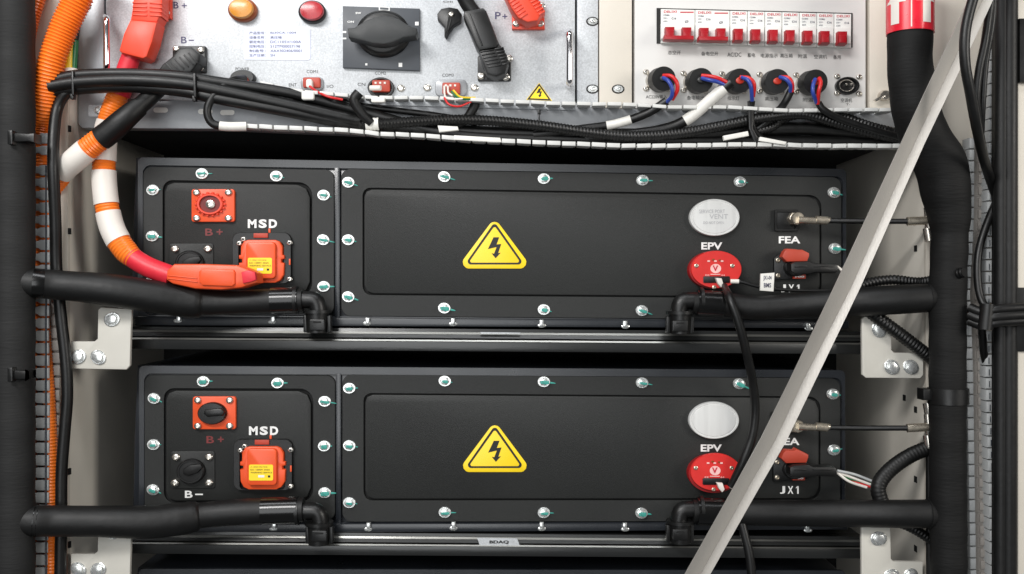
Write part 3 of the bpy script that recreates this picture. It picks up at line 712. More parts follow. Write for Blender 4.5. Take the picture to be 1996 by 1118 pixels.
va = vduct('inner of the two slotted duct walls beside the right hose', [(268, 1150)], [(268, 10), (400, 14), (1118, 12)], ra, 22.8, 'duct', None, 110, 2)
mb = MB(); y = 272
while y < 1140:
    x = interp(y, ra)+interp(y, [(268, 10), (400, 14), (1118, 12)]); x2 = interp(y, rb_)-1
    mb.box(x+8, y, x2, y+16, 84, 60, 1); mb.box(x-2, y-3, x2, y+19.5, 80, 62, 0); y += 22.8
mb.build('shaded_inner_wall', 'duct_m', va)  # darker grey puts the shadow between the duct walls into the colour
vb = vduct('outer right slotted duct wall beside the black door seal', [(-20, 590), (645, 1150)], [(0, 11), (280, 14), (560, 16), (720, 16), (850, 11), (1118, 8)], rb_, 22.9, 'duct', None, 108, 2)
q = MB()
y = 150
while y < 1130:
    x = interp(y, rb_)+6; q.box(x, y-3, x+1.6, y+9, 108.8, 107, 0) if y < 590 or y > 645 else None; y += 22.9
q.build('score_marks', 'grey_sw', vb)

# ------------------------------------------------------------------ door edge on the right
dr = MB().box(1984, -60, 2080, 1180, 150, 120, 2).build('door', 'cream', cab)
q = MB(); q.tube([Vector(Wp(1953, -60, 142)), Vector(Wp(1950, 1180, 142))], 13, 20); q.tube([Vector(Wp(1968, -60, 146)), Vector(Wp(1966, 1180, 146))], 14, 20); q.box(1943, -60, 1983, 1180, 140, 120, 1); q.build('seal', 'rubber', dr)
MB().box(1988, 35, 2030, 160, 160, 150, 2).build('hinge_block', 'black_p', dr)
MB().box(1981, 560, 2040, 685, 156, 150, 2).build('hinge_block', 'black_p', dr)
MB().box(1870, -60, 1945, 1180, 58.5, 57.6, 0) .build('back_strip', 'void', vb)

# ------------------------------------------------------------------ coolant hoses
# left manifold
lm = thing('coolant_manifold', (28, 1150, 140), 'thick black foam wrapped riser pipe along the left edge', 'pipe', 'vertical riser pipes')
MB().tube([Vector(Wp(27, -60, 140)), Vector(Wp(27, 1180, 140))], lambda t: 36+0.6*math.sin(t*90), 32).build('pipe', 'foam', lm)
for y, x1 in ((267, 66), (730, 51)):
    q = MB(); q.prism(rrect(14, y-14, 24, y+14, 2, 2), 186, 150, 1.5); q.prism([(24, y-9), (55, y-7), (x1, y-8), (x1, y+10), (55, y+8), (24, y+9)], 180, 150, 2); q.build('pipe_clip', 'black_p', lm)
for y in (553, 1012):
    q = MB(); q.tube(spline([(20, y, 128), (45, y, 132), (66, y, 134)], 6), lambda t: 31-1.5*t, 28); q.build('branch_stub', 'foam', lm)
# right manifold
rm = thing('coolant_manifold', (1848, 1150, 110), 'thick black taped riser pipe on the right with red arrow tape at its top', 'pipe', 'vertical riser pipes')
pth = spline([(1774, -60, 150), (1774, 60, 150), (1774, 130, 148), (1784, 204, 142), (1800, 260, 134), (1832, 318, 128), (1843, 371, 124), (1851, 440, 120), (1848, 560, 120), (1847, 800, 120), (1850, 1180, 120)])
def rr(t):
    return interp(t, [(0, 39), (0.153, 39), (0.213, 42), (0.26, 43), (0.32, 46), (0.365, 42), (0.42, 32.5), (1, 32)])+0.5*math.sin(t*130)
MB().tube(pth, rr, 36).build('pipe', 'foam_d', rm)
MB().tube([Vector(Wp(1774, -60, 150)), Vector(Wp(1774, 66, 150))], 41.5, 40).build('red_tape', 'redtape', rm)
def arrow_on_pipe(cxang, parent):
    # arrow wrapped on the cylinder surface: polygon strips in (angle, y)
    c = Wp(1774, 0, 150); R = 42.0*S; mb = MB(); f = (D-150)/D
    def pt(a, y): return (c[0]+math.sin(a)*R, c[1]-math.cos(a)*R, (559-y)*S*f)
    def strip(rows):
        for (y0, a0, b0), (y1, a1, b1) in zip(rows, rows[1:]):
            n = 6; vs = [pt(a0+(b0-a0)*i/n, y0) for i in range(n+1)]+[pt(a1+(b1-a1)*i/n, y1) for i in range(n+1)]
            mb.add(vs, [(i, i+1, n+2+i, n+1+i) for i in range(n)])
    strip([(12, cxang-0.21, cxang+0.21), (53, cxang-0.21, cxang+0.21)])
    strip([(-26, cxang-0.02, cxang+0.02), (12, cxang-0.5, cxang+0.5)])
    mb.build('white_arrow', 'white_s', parent)
arrow_on_pipe(-1.03, rm); arrow_on_pipe(0.37, rm)
c = Wp(1774, 0, 150); f = (D-150)/D; q = MB()
q.add([(c[0]+math.sin(a)*42.2*S, c[1]-math.cos(a)*42.2*S, (559-y)*S*f) for y in (-50, 62) for a in (-0.34, -0.29)], [(0, 1, 3, 2)]); q.build('tape_seam', 'white_s', rm)
q = MB(); q.tube([Vector(Wp(1848, 756, 120)), Vector(Wp(1848, 786, 120))], 36, 32); q.box(1800, 758, 1820, 780, 130, 100, 2); q.build('pipe_clip', 'black_p', rm)
q = MB(); q.tube([Vector(Wp(1840, 578, 112)), Vector(Wp(1808, 580, 112))], 26, 28); q.build('branch_stub', 'foam_d', rm)
q = MB(); q.tube([Vector(Wp(1842, 1001, 112)), Vector(Wp(1808, 1001, 112))], 27, 28); q.build('branch_stub', 'foam_d', rm)
def hose(pts, r, lab, clamps, fl, ex, ey):
    """hose with its quick connector elbow at (ex, ey)"""
    t = thing('coolant_hose', pts[0], lab, 'hose', 'black coolant branch hoses')
    path = spline(pts); MB().tube(path, r, 32, step=2.0).build('hose_body', 'rubber', t)
    for (t0, t1, rad) in clamps:
        cc = MB().tube(cut(path, t0, t1), rad, 32).build('hose_clamp', 'gloss', t)
        a = path[int((t0+t1)/2*(len(path)-1))]
    s = 1 if fl > 0 else -1
    e = MB(); e.tube(spline([(ex-s*42, ey-2, 50), (ex-s*20, ey-2, 50), (ex-s*4, ey, 50), (ex+s*2, ey+14, 50), (ex+s*2, ey+32, 50)], 8), 16.5, 28)
    e.tube([Vector(Wp(ex-s*44, ey-2, 50)), Vector(Wp(ex-s*38, ey-2, 50))], 26, 32)
    e.build('elbow', 'black_p', t)
    x0 = ex; y0 = ey
    q = MB(); q.tube([Vector(Wp(x0, y0+18, 50)), Vector(Wp(x0, y0+24, 50))], 27, 32); q.tube([Vector(Wp(x0, y0+24, 50)), Vector(Wp(x0, y0+62, 50))], lambda k: 22-2*k, 32)
    q.prism(rrect(x0-27, y0+28, x0-19, y0+62, 3, 3), 58, 42, 1.5); q.prism(rrect(x0+19, y0+28, x0+27, y0+62, 3, 3), 58, 42, 1.5)
    q.prism(rrect(x0-15, y0+36, x0+15, y0+58, 3, 3), 73, 60, 1.5)
    q = q.build('quick_connector', 'black_p', t)
    MB().prism(rrect(x0-8, y0+40, x0+8, y0+43, 1, 2), 73.8, 72, 0).build('release_slot', 'void', q)
hose([(30, 550, 140), (68, 552, 138), (112, 555, 124), (200, 563, 112), (290, 576, 92), (370, 588, 70), (440, 590, 58), (520, 586, 52), (590, 584, 50)],
     lambda t: interp(t, [(0, 26), (0.1, 26.5), (0.3, 29.5), (0.5, 31), (0.615, 29.5), (0.63, 28), (0.638, 24), (0.8, 23), (1, 22)])+0.5*math.sin(t*23), 'upper left black hose sagging under the unplugged orange plug', [(0.122, 0.18, 27.6), (0.89, 0.985, 24.5)], 1, 618, 586)
hose([(30, 1014, 140), (68, 1015, 138), (112, 1015, 124), (200, 1016, 112), (290, 1017, 92), (350, 1011, 76), (410, 1002, 60), (500, 996, 52), (592, 993, 50)],
     lambda t: interp(t, [(0, 27), (0.3, 29), (0.55, 31), (0.60, 29.5), (0.615, 28), (0.623, 24), (0.8, 24.5), (1, 23)])+0.5*math.sin(t*19), 'lower left black hose running below the B- marking', [(0.122, 0.18, 28), (0.89, 0.985, 25.5)], 1, 622, 998)
hose([(1820, 580, 112), (1740, 584, 104), (1640, 590, 80), (1560, 594, 64), (1480, 599, 56), (1420, 594, 50), (1350, 590, 50)],
     lambda t: interp(t, [(0, 26), (0.4, 26), (0.75, 22), (1, 20)])+1.2*math.sin(t*9), 'upper right black hose passing behind the diagonal strut to the riser', [(0.86, 0.98, 25)], -1, 1326, 588)
hose([(1820, 1001, 112), (1740, 1001, 104), (1640, 1000, 80), (1560, 1000, 64), (1480, 999, 56), (1420, 998, 50), (1350, 996, 50)],
     lambda t: interp(t, [(0, 26), (0.4, 25), (0.75, 24), (1, 22)]), 'lower right black hose passing behind the diagonal strut to the riser', [(0.86, 0.98, 26)], -1, 1326, 995)

# ------------------------------------------------------------------ orange hoses and high voltage cables
cable('orange_hose', [(175, -60, 105), (150, 0, 105), (122, 60, 105), (98, 130, 104), (87, 200, 90), (82, 250, 72), (80, 300, 70), (82, 380, 72), (84, 600, 72), (97, 800, 76), (101, 1000, 76), (101, 1180, 76)],
      lambda t: interp(t, [(0, 26), (0.2, 23), (0.35, 17), (0.42, 12), (0.7, 11), (1, 14)]), 'orange_h', 'thick ribbed orange hose curving down the left side into the slotted duct', 'hose', rib=0.13, pitch=6.2, n=24)
cable('orange_hose', [(92, -60, 80), (76, 0, 80), (62, 50, 80), (54, 110, 80), (56, 250, 76), (70, 310, 76), (68, 600, 76), (60, 800, 76), (60, 1180, 76)], 11, 'orange_h', 'thinner orange hose hidden behind the left duct, showing at its gaps and the top corner', 'hose', rib=0.13, pitch=6, n=18)
def hv_body(parent, name, m, core, ribs, d, th, ribm=None):
    mb = MB(); mb.prism(core, d, d-th, 5)
    for (p0, p1, w_) in ribs: 
        a, b = Vector(p0), Vector(p1); n_ = (b-a).normalized(); n_ = Vector((-n_.y, n_.x))*w_
        mb.prism([tuple(a+n_), tuple(b+n_), tuple(b-n_), tuple(a-n_)], d+2.5, d-th+4, 1.2)
    return mb.build(name, m, parent)
# B+ cable
bp = thing('positive_cable', (268, 60, 60), 'orange and white B+ power cable hanging down to a loose orange plug', 'power cable')
MB().prism([(290, -60), (333, -60), (333, 36), (290, 34)], 42, 31, 2).build('flange', 'salmon', bp)
q = MB(); screwmesh(q, 325, 25, 7, 42, 5); q.build('screw', 'steel', bp)
hv_body(bp, 'connector_head', 'salmon', [(262, -40), (318, -40), (315, 25), (305, 43), (253, 39), (257, 15)],
        [((258, y), (288-2, y+1), 1.6) for y in (4, 12, 20, 28)]+[((291, y+1), (315, y+2), 1.6) for y in (4, 12, 20, 28)], 86, 40)
hv_body(bp, 'connector_grip', 'salmon', [(253, 37), (306, 42), (297, 80), (286, 110), (278, 114), (236, 103), (231, 97), (240, 65)], [], 90, 44)
path = spline([(262, 95, 62), (252, 120, 60), (240, 155, 58), (228, 190, 56), (215, 225, 54), (206, 262, 54), (203, 300, 56), (203, 350, 58), (209, 405, 60), (222, 452, 62), (248, 492, 66), (285, 518, 72), (335, 538, 78)])
rad = lambda t: interp(t, [(0, 15), (0.12, 16), (0.2, 20), (0.8, 22), (0.86, 17), (1, 17)])
MB().tube(path, rad, 28, 0.06, 6).build('corrugated_jacket', 'orange_h', bp)
def sub(t0, t1, dr, m, nm): MB().tube(cut(path, t0, t1), lambda k: rad(t0+(t1-t0)*k)+dr, 28).build(nm, m, bp)
sub(0, 0.235, 2.0, 'redshrink', 'red_sleeve'); sub(0.36, 0.525, 1.5, 'white_s', 'white_sleeve'); sub(0.556, 0.655, 1.5, 'white_s', 'white_sleeve'); sub(0.68, 0.785, 1.5, 'white_s', 'white_sleeve')
sub(0.855, 1, 2.2, 'redshrink', 'red_sleeve')
pg = MB(); pg.prism([(338, 514), (400, 514), (462, 516), (484, 524), (500, 532), (502, 551), (470, 561), (430, 565), (380, 563), (335, 553), (323, 545), (324, 527)], 104, 58, 6)
pg = pg.build('loose_plug', 'orange', bp)
MB().prism([(392, 523), (455, 525), (458, 530), (458, 553), (452, 558), (394, 556), (388, 550), (387, 530)], 109, 100, 3).build('plug_pad', 'orange', pg)
q = MB(); q.prism([(326, 541), (384, 548), (384, 550), (326, 543)], 106, 102, 0.5); q.prism([(326, 535), (384, 541), (384, 543), (326, 537)], 106, 102, 0.5); q.build('plug_ridge', 'orange', pg)
MB().prism([(470, 530), (484, 526), (497, 530), (499, 545), (490, 549), (473, 552)], 110, 100, 2).build('plug_opening', 'redshrink', pg)
# B- cable
bn = thing('negative_cable', (370, 115, 60), 'black B- power cable running diagonally down to an orange and white sleeve', 'power cable')
MB().prism(rrect(336, 89, 401, 141, 3, 3), 40, 31, 2).build('flange', 'black_p', bn)
for x, y in ((344, 95), (392, 98), (391, 133)):
    q = MB(); screwmesh(q, x, y, 7, 40, 5); q.build('screw', 'steel', bn)
ribs = [((355+a*8, 96+a*2), (338+a*8-4, 112+a*7), 1.5) for a in range(0, 6)]
hv_body(bn, 'connector_head', 'black_p', [(348, 92), (372, 90), (390, 104), (388, 118), (372, 140), (345, 150), (318, 158), (302, 142), (316, 124), (336, 108)],
        [((322+a*9, 122-a*4), (340+a*9, 142-a*4), 1.5) for a in range(0, 6)], 82, 42)
path2 = spline([(338, 140, 62), (318, 163, 66), (285, 195, 84), (250, 225, 100), (215, 256, 100), (182, 281, 96), (150, 308, 92), (122, 334, 80), (100, 368, 62), (78, 415, 40)])
rad2 = lambda t: interp(t, [(0, 16), (0.25, 16), (0.4, 20), (0.62, 21), (1, 19)])
def sub2(t0, t1, dr, m, nm, rib=0): MB().tube(cut(path2, t0, t1), lambda k: rad2(t0+(t1-t0)*k)+dr, 28, rib, 6).build(nm, m, bn)
sub2(0, 0.30, 0, 'rubber', 'black_jacket'); sub2(0.267, 0.505, 2, 'rubber', 'black_sleeve'); sub2(0.50, 1, 0, 'orange_h', 'corrugated_jacket', 0.1); sub2(0.60, 0.79, 1.6, 'white_s', 'white_sleeve')
# P- plug
pn = thing('output_cable', (960, 130, 60), 'black output plug on a square flange, its cable leaving at the top edge', 'power cable')
MB().prism(rrect(931, 108, 996, 157, 3, 3), 40, 31, 2).build('flange', 'black_p', pn)
for x, y in ((938, 148), (986, 150), (992, 114)):
    q = MB(); screwmesh(q, x, y, 8, 40, 5); q.build('screw', 'steel', pn)
hv_body(pn, 'connector_head', 'black_p', [(931, 92), (972, 82), (988, 106), (992, 122), (985, 143), (966, 149), (948, 143), (940, 122)],
        [((936+a*3, 100+a*6), (962+a*3, 96+a*6), 1.4) for a in range(0, 6)]+[((964+a*3, 95+a*6), (982+a*2, 92+a*6), 1.4) for a in range(0, 6)], 84, 44)
hv_body(pn, 'connector_grip', 'black_p', [(905, 20), (942, 14), (948, 20), (972, 82), (968, 92), (934, 98), (928, 90), (903, 30)], [((915, 26), (940, 88), 1.5)], 90, 44)
MB().tube(spline([(925, 26, 68), (910, 5, 70), (893, -30, 76), (880, -60, 80)], 8), 14, 24).build('black_jacket', 'rubber', pn)
# dangling cap
cp = MB(); cp.prism([(853, 38), (852, 26), (860, 16), (876, 13), (892, 16), (900, 27), (898, 42), (884, 50), (877, 60), (869, 73), (866, 70), (866, 52)], 46, 31, 3)
cp = cp.build('socket_cap', 'black_p', None, label='black pointed rubber cap screwed to the box beside the black output plug', cat='cap')
q = MB(); screwmesh(q, 880, 28, 6, 46, 4); q.build('screw', 'steel', cp); MB().prism([(878, 36), (881, 36), (875, 58), (872, 58)], 48, 45, .5).build('cap_ridge', 'rubber', cp)
# P+ plug
pp = thing('positive_output_cable', (1030, 30, 60), 'orange ribbed P+ plug cut by the top edge of the photo', 'power cable')
MB().prism([(997, 8), (1060, 4), (1062, 56), (998, 56)], 42, 31, 2).build('flange', 'salmon', pp)
for x, y in ((1006, 46), (1053, 46), (1056, 12)):
    q = MB(); screwmesh(q, x, y, 7.5, 42, 5); q.build('screw', 'steel', pp)
hv_body(pp, 'connector_head', 'salmon', [(975, -30), (1035, -30), (1052, 5), (1058, 24), (1048, 40), (1028, 43), (1010, 35), (996, 15)],
        [((998+a*4, 10+a*6), (1012+a*4, 1+a*6), 1.5) for a in range(-3, 5)]+[((1034+a*4, 4+a*6), (1050+a*3, -4+a*6), 1.5) for a in range(-2, 5)], 88, 46)

# ground cable
gc = thing('earth_cable', (138, 110, 80), 'yellow and green earth cable behind the thick orange hose', 'earth cable')
MB().tube(spline([(142, 40, 74), (137, 75, 76), (134, 105, 78), (133, 136, 78)], 8), 9.5, 20).build('yellow_half', 'yelloww', gc)
MB().tube(spline([(148, 40, 72), (145, 75, 73), (143, 105, 74), (141, 136, 74)], 8), 8, 20).build('green_half', 'greenw', gc)
MB().tube([Vector(Wp(137, 134, 78)), Vector(Wp(138, 160, 78))], 13, 20).build('white_sleeve', 'white_s', gc)
MB().tube(spline([(158, 20, 78), (148, 50, 78), (144, 76, 78)], 8), 8.5, 18).build('black_end', 'black_c', gc)

# ------------------------------------------------------------------ black cables in and around the duct
G = 'black cables gathered in the wiring duct'
A = [([(96, 158, 104), (150, 146, 104), (250, 143, 104), (350, 148, 100), (430, 160, 92), (560, 180, 78), (660, 205, 64), (735, 225, 56), (900, 262, 48), (1200, 272, 44), (1700, 276, 42)], 10, 'topmost cable of the black bundle entering the duct from the left'),
     ([(96, 168, 108), (150, 160, 108), (250, 156, 108), (350, 162, 104), (430, 176, 96), (560, 204, 80), (660, 226, 66), (735, 240, 56), (900, 256, 44), (1300, 262, 42), (1560, 250, 42), (1745, 268, 42)], 12, 'second cable from the top in the black bundle entering the duct'),
     ([(96, 178, 98), (150, 172, 98), (250, 168, 98), (350, 176, 96), (430, 192, 92), (560, 216, 78), (660, 236, 60), (735, 246, 50), (1000, 262, 38), (1400, 272, 36), (1745, 278, 36)], 11.5, 'lowest cable of the black bundle entering the duct from the left'),
     ([(380, 172, 80), (480, 190, 64), (600, 205, 56), (700, 228, 50), (760, 240, 46)], 8, 'short black cable lying on the zinc lip inside the bundle'),
     ([(470, 170, 70), (560, 178, 60), (660, 196, 52), (720, 208, 50), (860, 226, 44), (930, 240, 44)], 6, 'thin black cable lying highest inside the duct near the COM1 port')]
for pts, r, lab in A: cable('black_cable', pts, r, 'black_c', 'black '+lab if not lab.startswith(('short', 'thin')) else lab, 'cable', G, n=18)
# ties around bundle
for i, (x, y) in enumerate(((140, 160), (378, 164))):
    mb = MB(); mb.prism([(x-2, y-22), (x+2.5, y-22), (x+4, y+24), (x-1, y+25)], 120, 112, 1.5); mb.box(x-4, y+22, x+3, y+32, 112, 100, 1.5)
    mb.build('cable_tie', 'black_p', None, label=('black tie around the cable bundle beside the orange hose', 'black tie around the cable bundle below the B- plug')[i], cat='cable tie', group='black cable ties')
cable('black_cable', [(150, 172, 96), (128, 182, 96), (112, 210, 94), (105, 260, 106), (104, 330, 118), (108, 430, 104), (110, 520, 92), (118, 610, 92), (128, 700, 92), (131, 770, 92), (126, 840, 92), (120, 920, 92), (119, 1020, 92), (116, 1180, 92)],
      10.5, 'black_c', 'black cable running all the way down beside the left slotted duct', 'cable', n=18)
cable('control_cable', [(476, 153, 56), (456, 156, 84), (430, 172, 96), (410, 196, 98), (404, 220, 98), (414, 240, 96), (440, 246, 92), (480, 246, 84)], 7.5, 'black_c',
      'black control cable looping down from the POWER port to a white tag', 'cable', parts=[('white_tag', 0.8, 1.0, 8.6, 'paper', 0)], n=18)
cable('corrugated_conduit', [(700, 243, 66), (760, 240, 66), (850, 234, 66), (940, 234, 66), (1050, 244, 66), (1150, 258, 66), (1230, 265, 66), (1320, 260, 66), (1400, 246, 66), (1480, 230, 66), (1560, 222, 66), (1620, 236, 66), (1690, 256, 66), (1760, 270, 66)],
      9.5, 'black_c', 'long ribbed black conduit snaking along the duct', 'conduit', rib=0.16, pitch=6.4, parts=[('printed_tag', 0.018, 0.052, 12, 'paper', 0.06)], n=18)
cable('corrugated_conduit', [(1440, 262, 50), (1500, 250, 52), (1530, 230, 54), (1590, 218, 56), (1640, 226, 60), (1700, 246, 70), (1765, 262, 60)], 8, 'black_c',
      'short ribbed black conduit crossing under the fifth gland', 'conduit', rib=0.16, pitch=6.4, n=16)
cable('black_cable', [(1040, 262, 50), (1140, 250, 56), (1200, 241, 60), (1260, 221, 70), (1300, 196, 80)], 8, 'black_c', 'black cable rising to the first gland from the left, with a white sleeve',
      'cable', parts=[('white_sleeve', 0.42, 0.62, 8.6, 'paper', 0)], n=18)
cable('black_cable', [(1120, 270, 42), (1220, 262, 54), (1290, 252, 58), (1340, 232, 66), (1395, 185, 84), (1425, 160, 92)], 10, 'black_c', 'black cable under the second gland with a long white sleeve',
      'cable', parts=[('white_sleeve', 0.58, 0.90, 11, 'paper', 0)], n=18)
cable('black_cable', [(1466, 196, 80), (1464, 215, 74), (1466, 240, 70), (1476, 262, 60), (1500, 276, 44)], 6, 'black_c', 'thin black cable dropping from the third gland', n=14)
cable('black_cable', [(1542, 176, 84), (1532, 196, 80), (1520, 212, 70), (1490, 240, 56), (1460, 262, 48)], 7, 'black_c', 'thin black cable dropping from the fourth gland', n=14)
cable('black_cable', [(1595, 200, 84), (1606, 214, 84), (1640, 232, 80), (1700, 252, 78), (1760, 268, 74)], 6.5, 'black_c', 'thin black cable running right from the fifth gland', n=14)
cable('black_cable', [(928, 196, 60), (922, 212, 60), (908, 232, 58), (880, 248, 50)], 9, 'rubber', 'short fat black sleeve dropping from the COM3 port', n=16)
# gland wires
def wires(i, red, blue, lab):
    t = thing('core_wires', red[0], lab, 'wires', 'red and blue core wires of the glands')
    MB().tube(spline(red, 10), 3.8, 14).build('red_core', 'redw', t); MB().tube(spline(blue, 10), 3.8, 14).build('blue_core', 'bluew', t)
wires(0, [(1293, 147, 88), (1308, 148, 98), (1319, 160, 100), (1320, 176, 96), (1310, 194, 86)], [(1293, 151, 90), (1303, 158, 100), (1310, 172, 102), (1309, 188, 96), (1300, 198, 84)], 'red and blue wires curving down from the first gland from the left')
wires(1, [(1368, 147, 88), (1388, 149, 98), (1402, 153, 100), (1416, 160, 96)], [(1368, 152, 90), (1384, 156, 100), (1398, 159, 100), (1414, 166, 94)], 'red and blue wires running sideways from the second gland')
wires(2, [(1443, 150, 90), (1460, 152, 100), (1470, 164, 100), (1468, 188, 90)], [(1446, 150, 92), (1458, 156, 102), (1464, 170, 102), (1466, 196, 88)], 'red and blue wires bending down from the third gland')
wires(3, [(1522, 150, 90), (1536, 151, 100), (1544, 162, 100), (1544, 178, 92)], [(1520, 150, 92), (1532, 154, 102), (1540, 164, 102), (1541, 178, 92)], 'red and blue wires bending down from the fourth gland')
wires(4, [(1597, 152, 90), (1600, 162, 100), (1596, 178, 100), (1594, 202, 88)], [(1589, 154, 92), (1585, 166, 102), (1585, 182, 102), (1592, 200, 88)], 'red and blue wires hanging straight down from the fifth gland')
# small wires at com ports
q = thing('port_wires', (606, 165, 50), 'white plug and red wire leaving the COM1 port', 'wires')
MB().prism(rrect(596, 153, 608, 170, 4, 3), 58, 44, 3).build('plug', 'white_s', q); MB().prism(rrect(587, 176, 612, 194, 4, 3), 88, 70, 3).build('tag', 'paper', q)
MB().tube(spline([(604, 168, 60), (618, 178, 78), (640, 188, 88), (668, 194, 84)], 10), 2.4, 10).build('red_wire', 'redw', q)
q = thing('port_wires', (742, 170, 50), 'white plug, twin tags and a black sleeve at the COM2 port', 'wires')
MB().tube([Vector(Wp(722, 171, 60)), Vector(Wp(742, 171, 66))], 5, 12).build('plug', 'white_s', q); MB().prism(rrect(723, 188, 750, 199, 3, 3), 92, 80, 2).build('tag', 'paper', q)
MB().tube(spline([(700, 180, 84), (690, 196, 84), (706, 222, 80), (724, 240, 74)], 8), lambda t: 10-2*t, 18).build('black_sleeve', 'rubber', q)
q = thing('port_wires', (878, 175, 50), 'white, green and red wires looping from the COM3 port', 'wires')
for nm, m, P in (('white_wire', 'white_s', [(866, 168, 50), (868, 188, 80), (880, 193, 90), (902, 192, 88)]), ('green_wire', 'greenw', [(880, 178, 60), (892, 190, 86), (908, 193, 86), (926, 192, 76)]),
                 ('yellow_wire', 'yelloww', [(884, 176, 60), (896, 188, 86), (910, 190, 86), (926, 190, 76)]), ('red_wire', 'redw', [(866, 190, 84), (875, 203, 92), (895, 207, 90), (918, 198, 78)]), ('white_wire', 'white_s', [(873, 168, 50), (874, 180, 76), (882, 186, 84)])):
    MB().tube(spline(P, 8), 2.0, 10).build(nm, m, q)
# loose tags in duct
for i, (P, lab) in enumerate((([(885, 263), (975, 268), (978, 277), (884, 272)], 'long pale strip lying on the lower duct wall'), ([(853, 244), (892, 246), (894, 253), (856, 257)], 'small printed tag below the ribbed conduit'),
                              ([(1410, 264), (1458, 255), (1460, 264), (1412, 273)], 'white tag on the cables left of the strap under the third gland'), ([(1482, 266), (1534, 276), (1530, 282), (1479, 274)], 'white tag lying across the lower duct teeth'))):
    MB().prism(P, 84+i, 76, 1).build('cable_tag', 'paper', None, label=lab, cat='tag', group='white cable tags')
mb = MB(); mb.box(1048, 213, 1054, 221, 74, 62, 1); mb.box(1049.5, 219, 1052.5, 240, 72, 66, 0.5); mb.build('cable_tie', 'black_p', None, label='black tie tail standing up from the ribbed conduit below the small warning triangle', cat='cable tie')
mb = MB(); mb.prism([(1458, 196), (1470, 196), (1468, 250), (1482, 276), (1472, 280), (1460, 250)], 82, 76, 1.5); mb.build('cable_strap', 'black_p', None, label='black strap binding the duct cables below the third gland', cat='strap')

# ------------------------------------------------------------------ aerial leads
def aerial(dy, dx, lab):
    t = thing('aerial_lead', (1551+dx, 426+dy, 12), lab, 'coaxial lead', 'short coaxial leads with metal plugs')
    q = MB(); q.disc(1546+dx, 426+dy, 13, 13, [(1, 10), (1, 22), (.9, 26), (.6, 28)], 6); q.disc(1552+dx, 426+dy, 12, 12, [(1, 24), (1, 38), (.9, 40)], 24); q.build('hex_nut', 'nickel', t)
    q = MB()
    for x0, x1, r in ((1556, 1590, 6.5), (1590, 1612, 8), (1612, 1616, 6.5)): q.tube([Vector(Wp(x0+dx, 428+dy, 46)), Vector(Wp(x1+dx, 430+dy, 46))], r, 20)
    q.build('straight_plug', 'nickel', t)
    MB().tube(spline([(1614+dx, 430+dy, 46), (1690, 431+dy, 66), (1772, 431+dy, 88)], 8), 5, 16).build('coax', 'black_c', t)
    q = MB(); q.tube([Vector(Wp(1768, 431+dy, 88)), Vector(Wp(1812, 429+dy, 92))], 8, 20); q.build('elbow_plug', 'nickel', t)
    q = MB()
    for y0, y1, r in ((382, 404, 9), (404, 445, 7), (445, 470, 8.5)): q.tube([Vector(Wp(1808, y0+dy, 88)), Vector(Wp(1812, y1+dy, 92))], r, 20)
    q.build('tee_piece', 'steel', t)
aerial(0, 0, 'coaxial lead from the FEA socket of the upper pack to the riser')
aerial(403, 0, 'coaxial lead from the FEA socket of the middle pack, its nut half behind the strut')
# ------------------------------------------------------------------ data plugs
def dplug(x, y, lab, wire):
    t = thing('data_plug', (x+30, y+14, 40), lab, 'plug', 'black plugs on the JX1 sockets')
    q = MB(); q.prism([(x+26, y+6), (x+34, y+2), (x+62, y), (x+72, y+5), (x+112, y+5), (x+118, y+9), (x+118, y+20), (x+112, y+24), (x+72, y+23), (x+60, y+26), (x+34, y+26), (x+26, y+20)], 56, 26, 3)
    q.prism([(x+34, y+10), (x+58, y+9), (x+58, y+12), (x+34, y+13)], 58, 54, 1); q.prism([(x+72, y+10), (x+110, y+10), (x+110, y+12), (x+72, y+12)], 58, 54, .5); q.build('plug_body', 'black_p', t)
    for nm, m, P in wire: MB().tube(spline(P, 8), 2.6, 10).build(nm, m, t)
dplug(1516, 508, 'black plug on the JX1 socket of the upper pack, just left of the strut', [('white_wire', 'white_s', [(1630, 518, 44), (1640, 526, 46), (1650, 540, 46)])])
dplug(1514, 905, 'black plug on the JX1 socket of the middle pack trailing bare wires', [('white_wire', 'white_s', [(1630, 919, 44), (1660, 930, 50), (1702, 946, 60)]), ('green_wire', 'greenw', [(1634, 922, 42), (1662, 934, 48), (1702, 944, 58)]),
      ('red_wire', 'redw', [(1660, 935, 46), (1680, 944, 54), (1704, 950, 60)]), ('white_wire', 'white_s', [(1632, 921, 46), (1655, 938, 52), (1690, 950, 60)]), ('grey_wire', 'duct', [(1632, 917, 48), (1668, 925, 54), (1706, 940, 62)])])
# ------------------------------------------------------------------ valve leads
vl = thing('valve_lead', (1408, 550, 40), 'black lead looping from the upper red disc down to the lower red disc', 'cable')
MB().tube(spline([(1412, 556, 46), (1424, 585, 90), (1440, 630, 96), (1456, 690, 84), (1468, 750, 60), (1472, 800, 50), (1466, 850, 50), (1448, 900, 52), (1424, 948, 44)]), lambda t: interp(t, [(0, 5.5), (0.1, 8.5), (0.9, 8.5), (1, 7)]), 18).build('jacket', 'black_c', vl)
for nm, x, y, d in (('white_pin_plug', 1402, 548, 40), ('white_pin_plug', 1404, 948, 40)): MB().prism([(x-7, y-7), (x+5, y-6), (x+9, y+6), (x+4, y+12), (x-3, y+4)], d+8, d-2, 2).build(nm, 'white_s', vl)
cable('valve_lead', [(1424, 548, 40), (1445, 549, 44), (1470, 556, 46), (1500, 562, 46), (1560, 566, 44), (1620, 566, 44)], 3.5, 'black_c', 'thin black lead with a white folded tag beside the upper red disc', parts=[('white_end', 0, 0.16, 4.4, 'white_s', 0)], n=12)
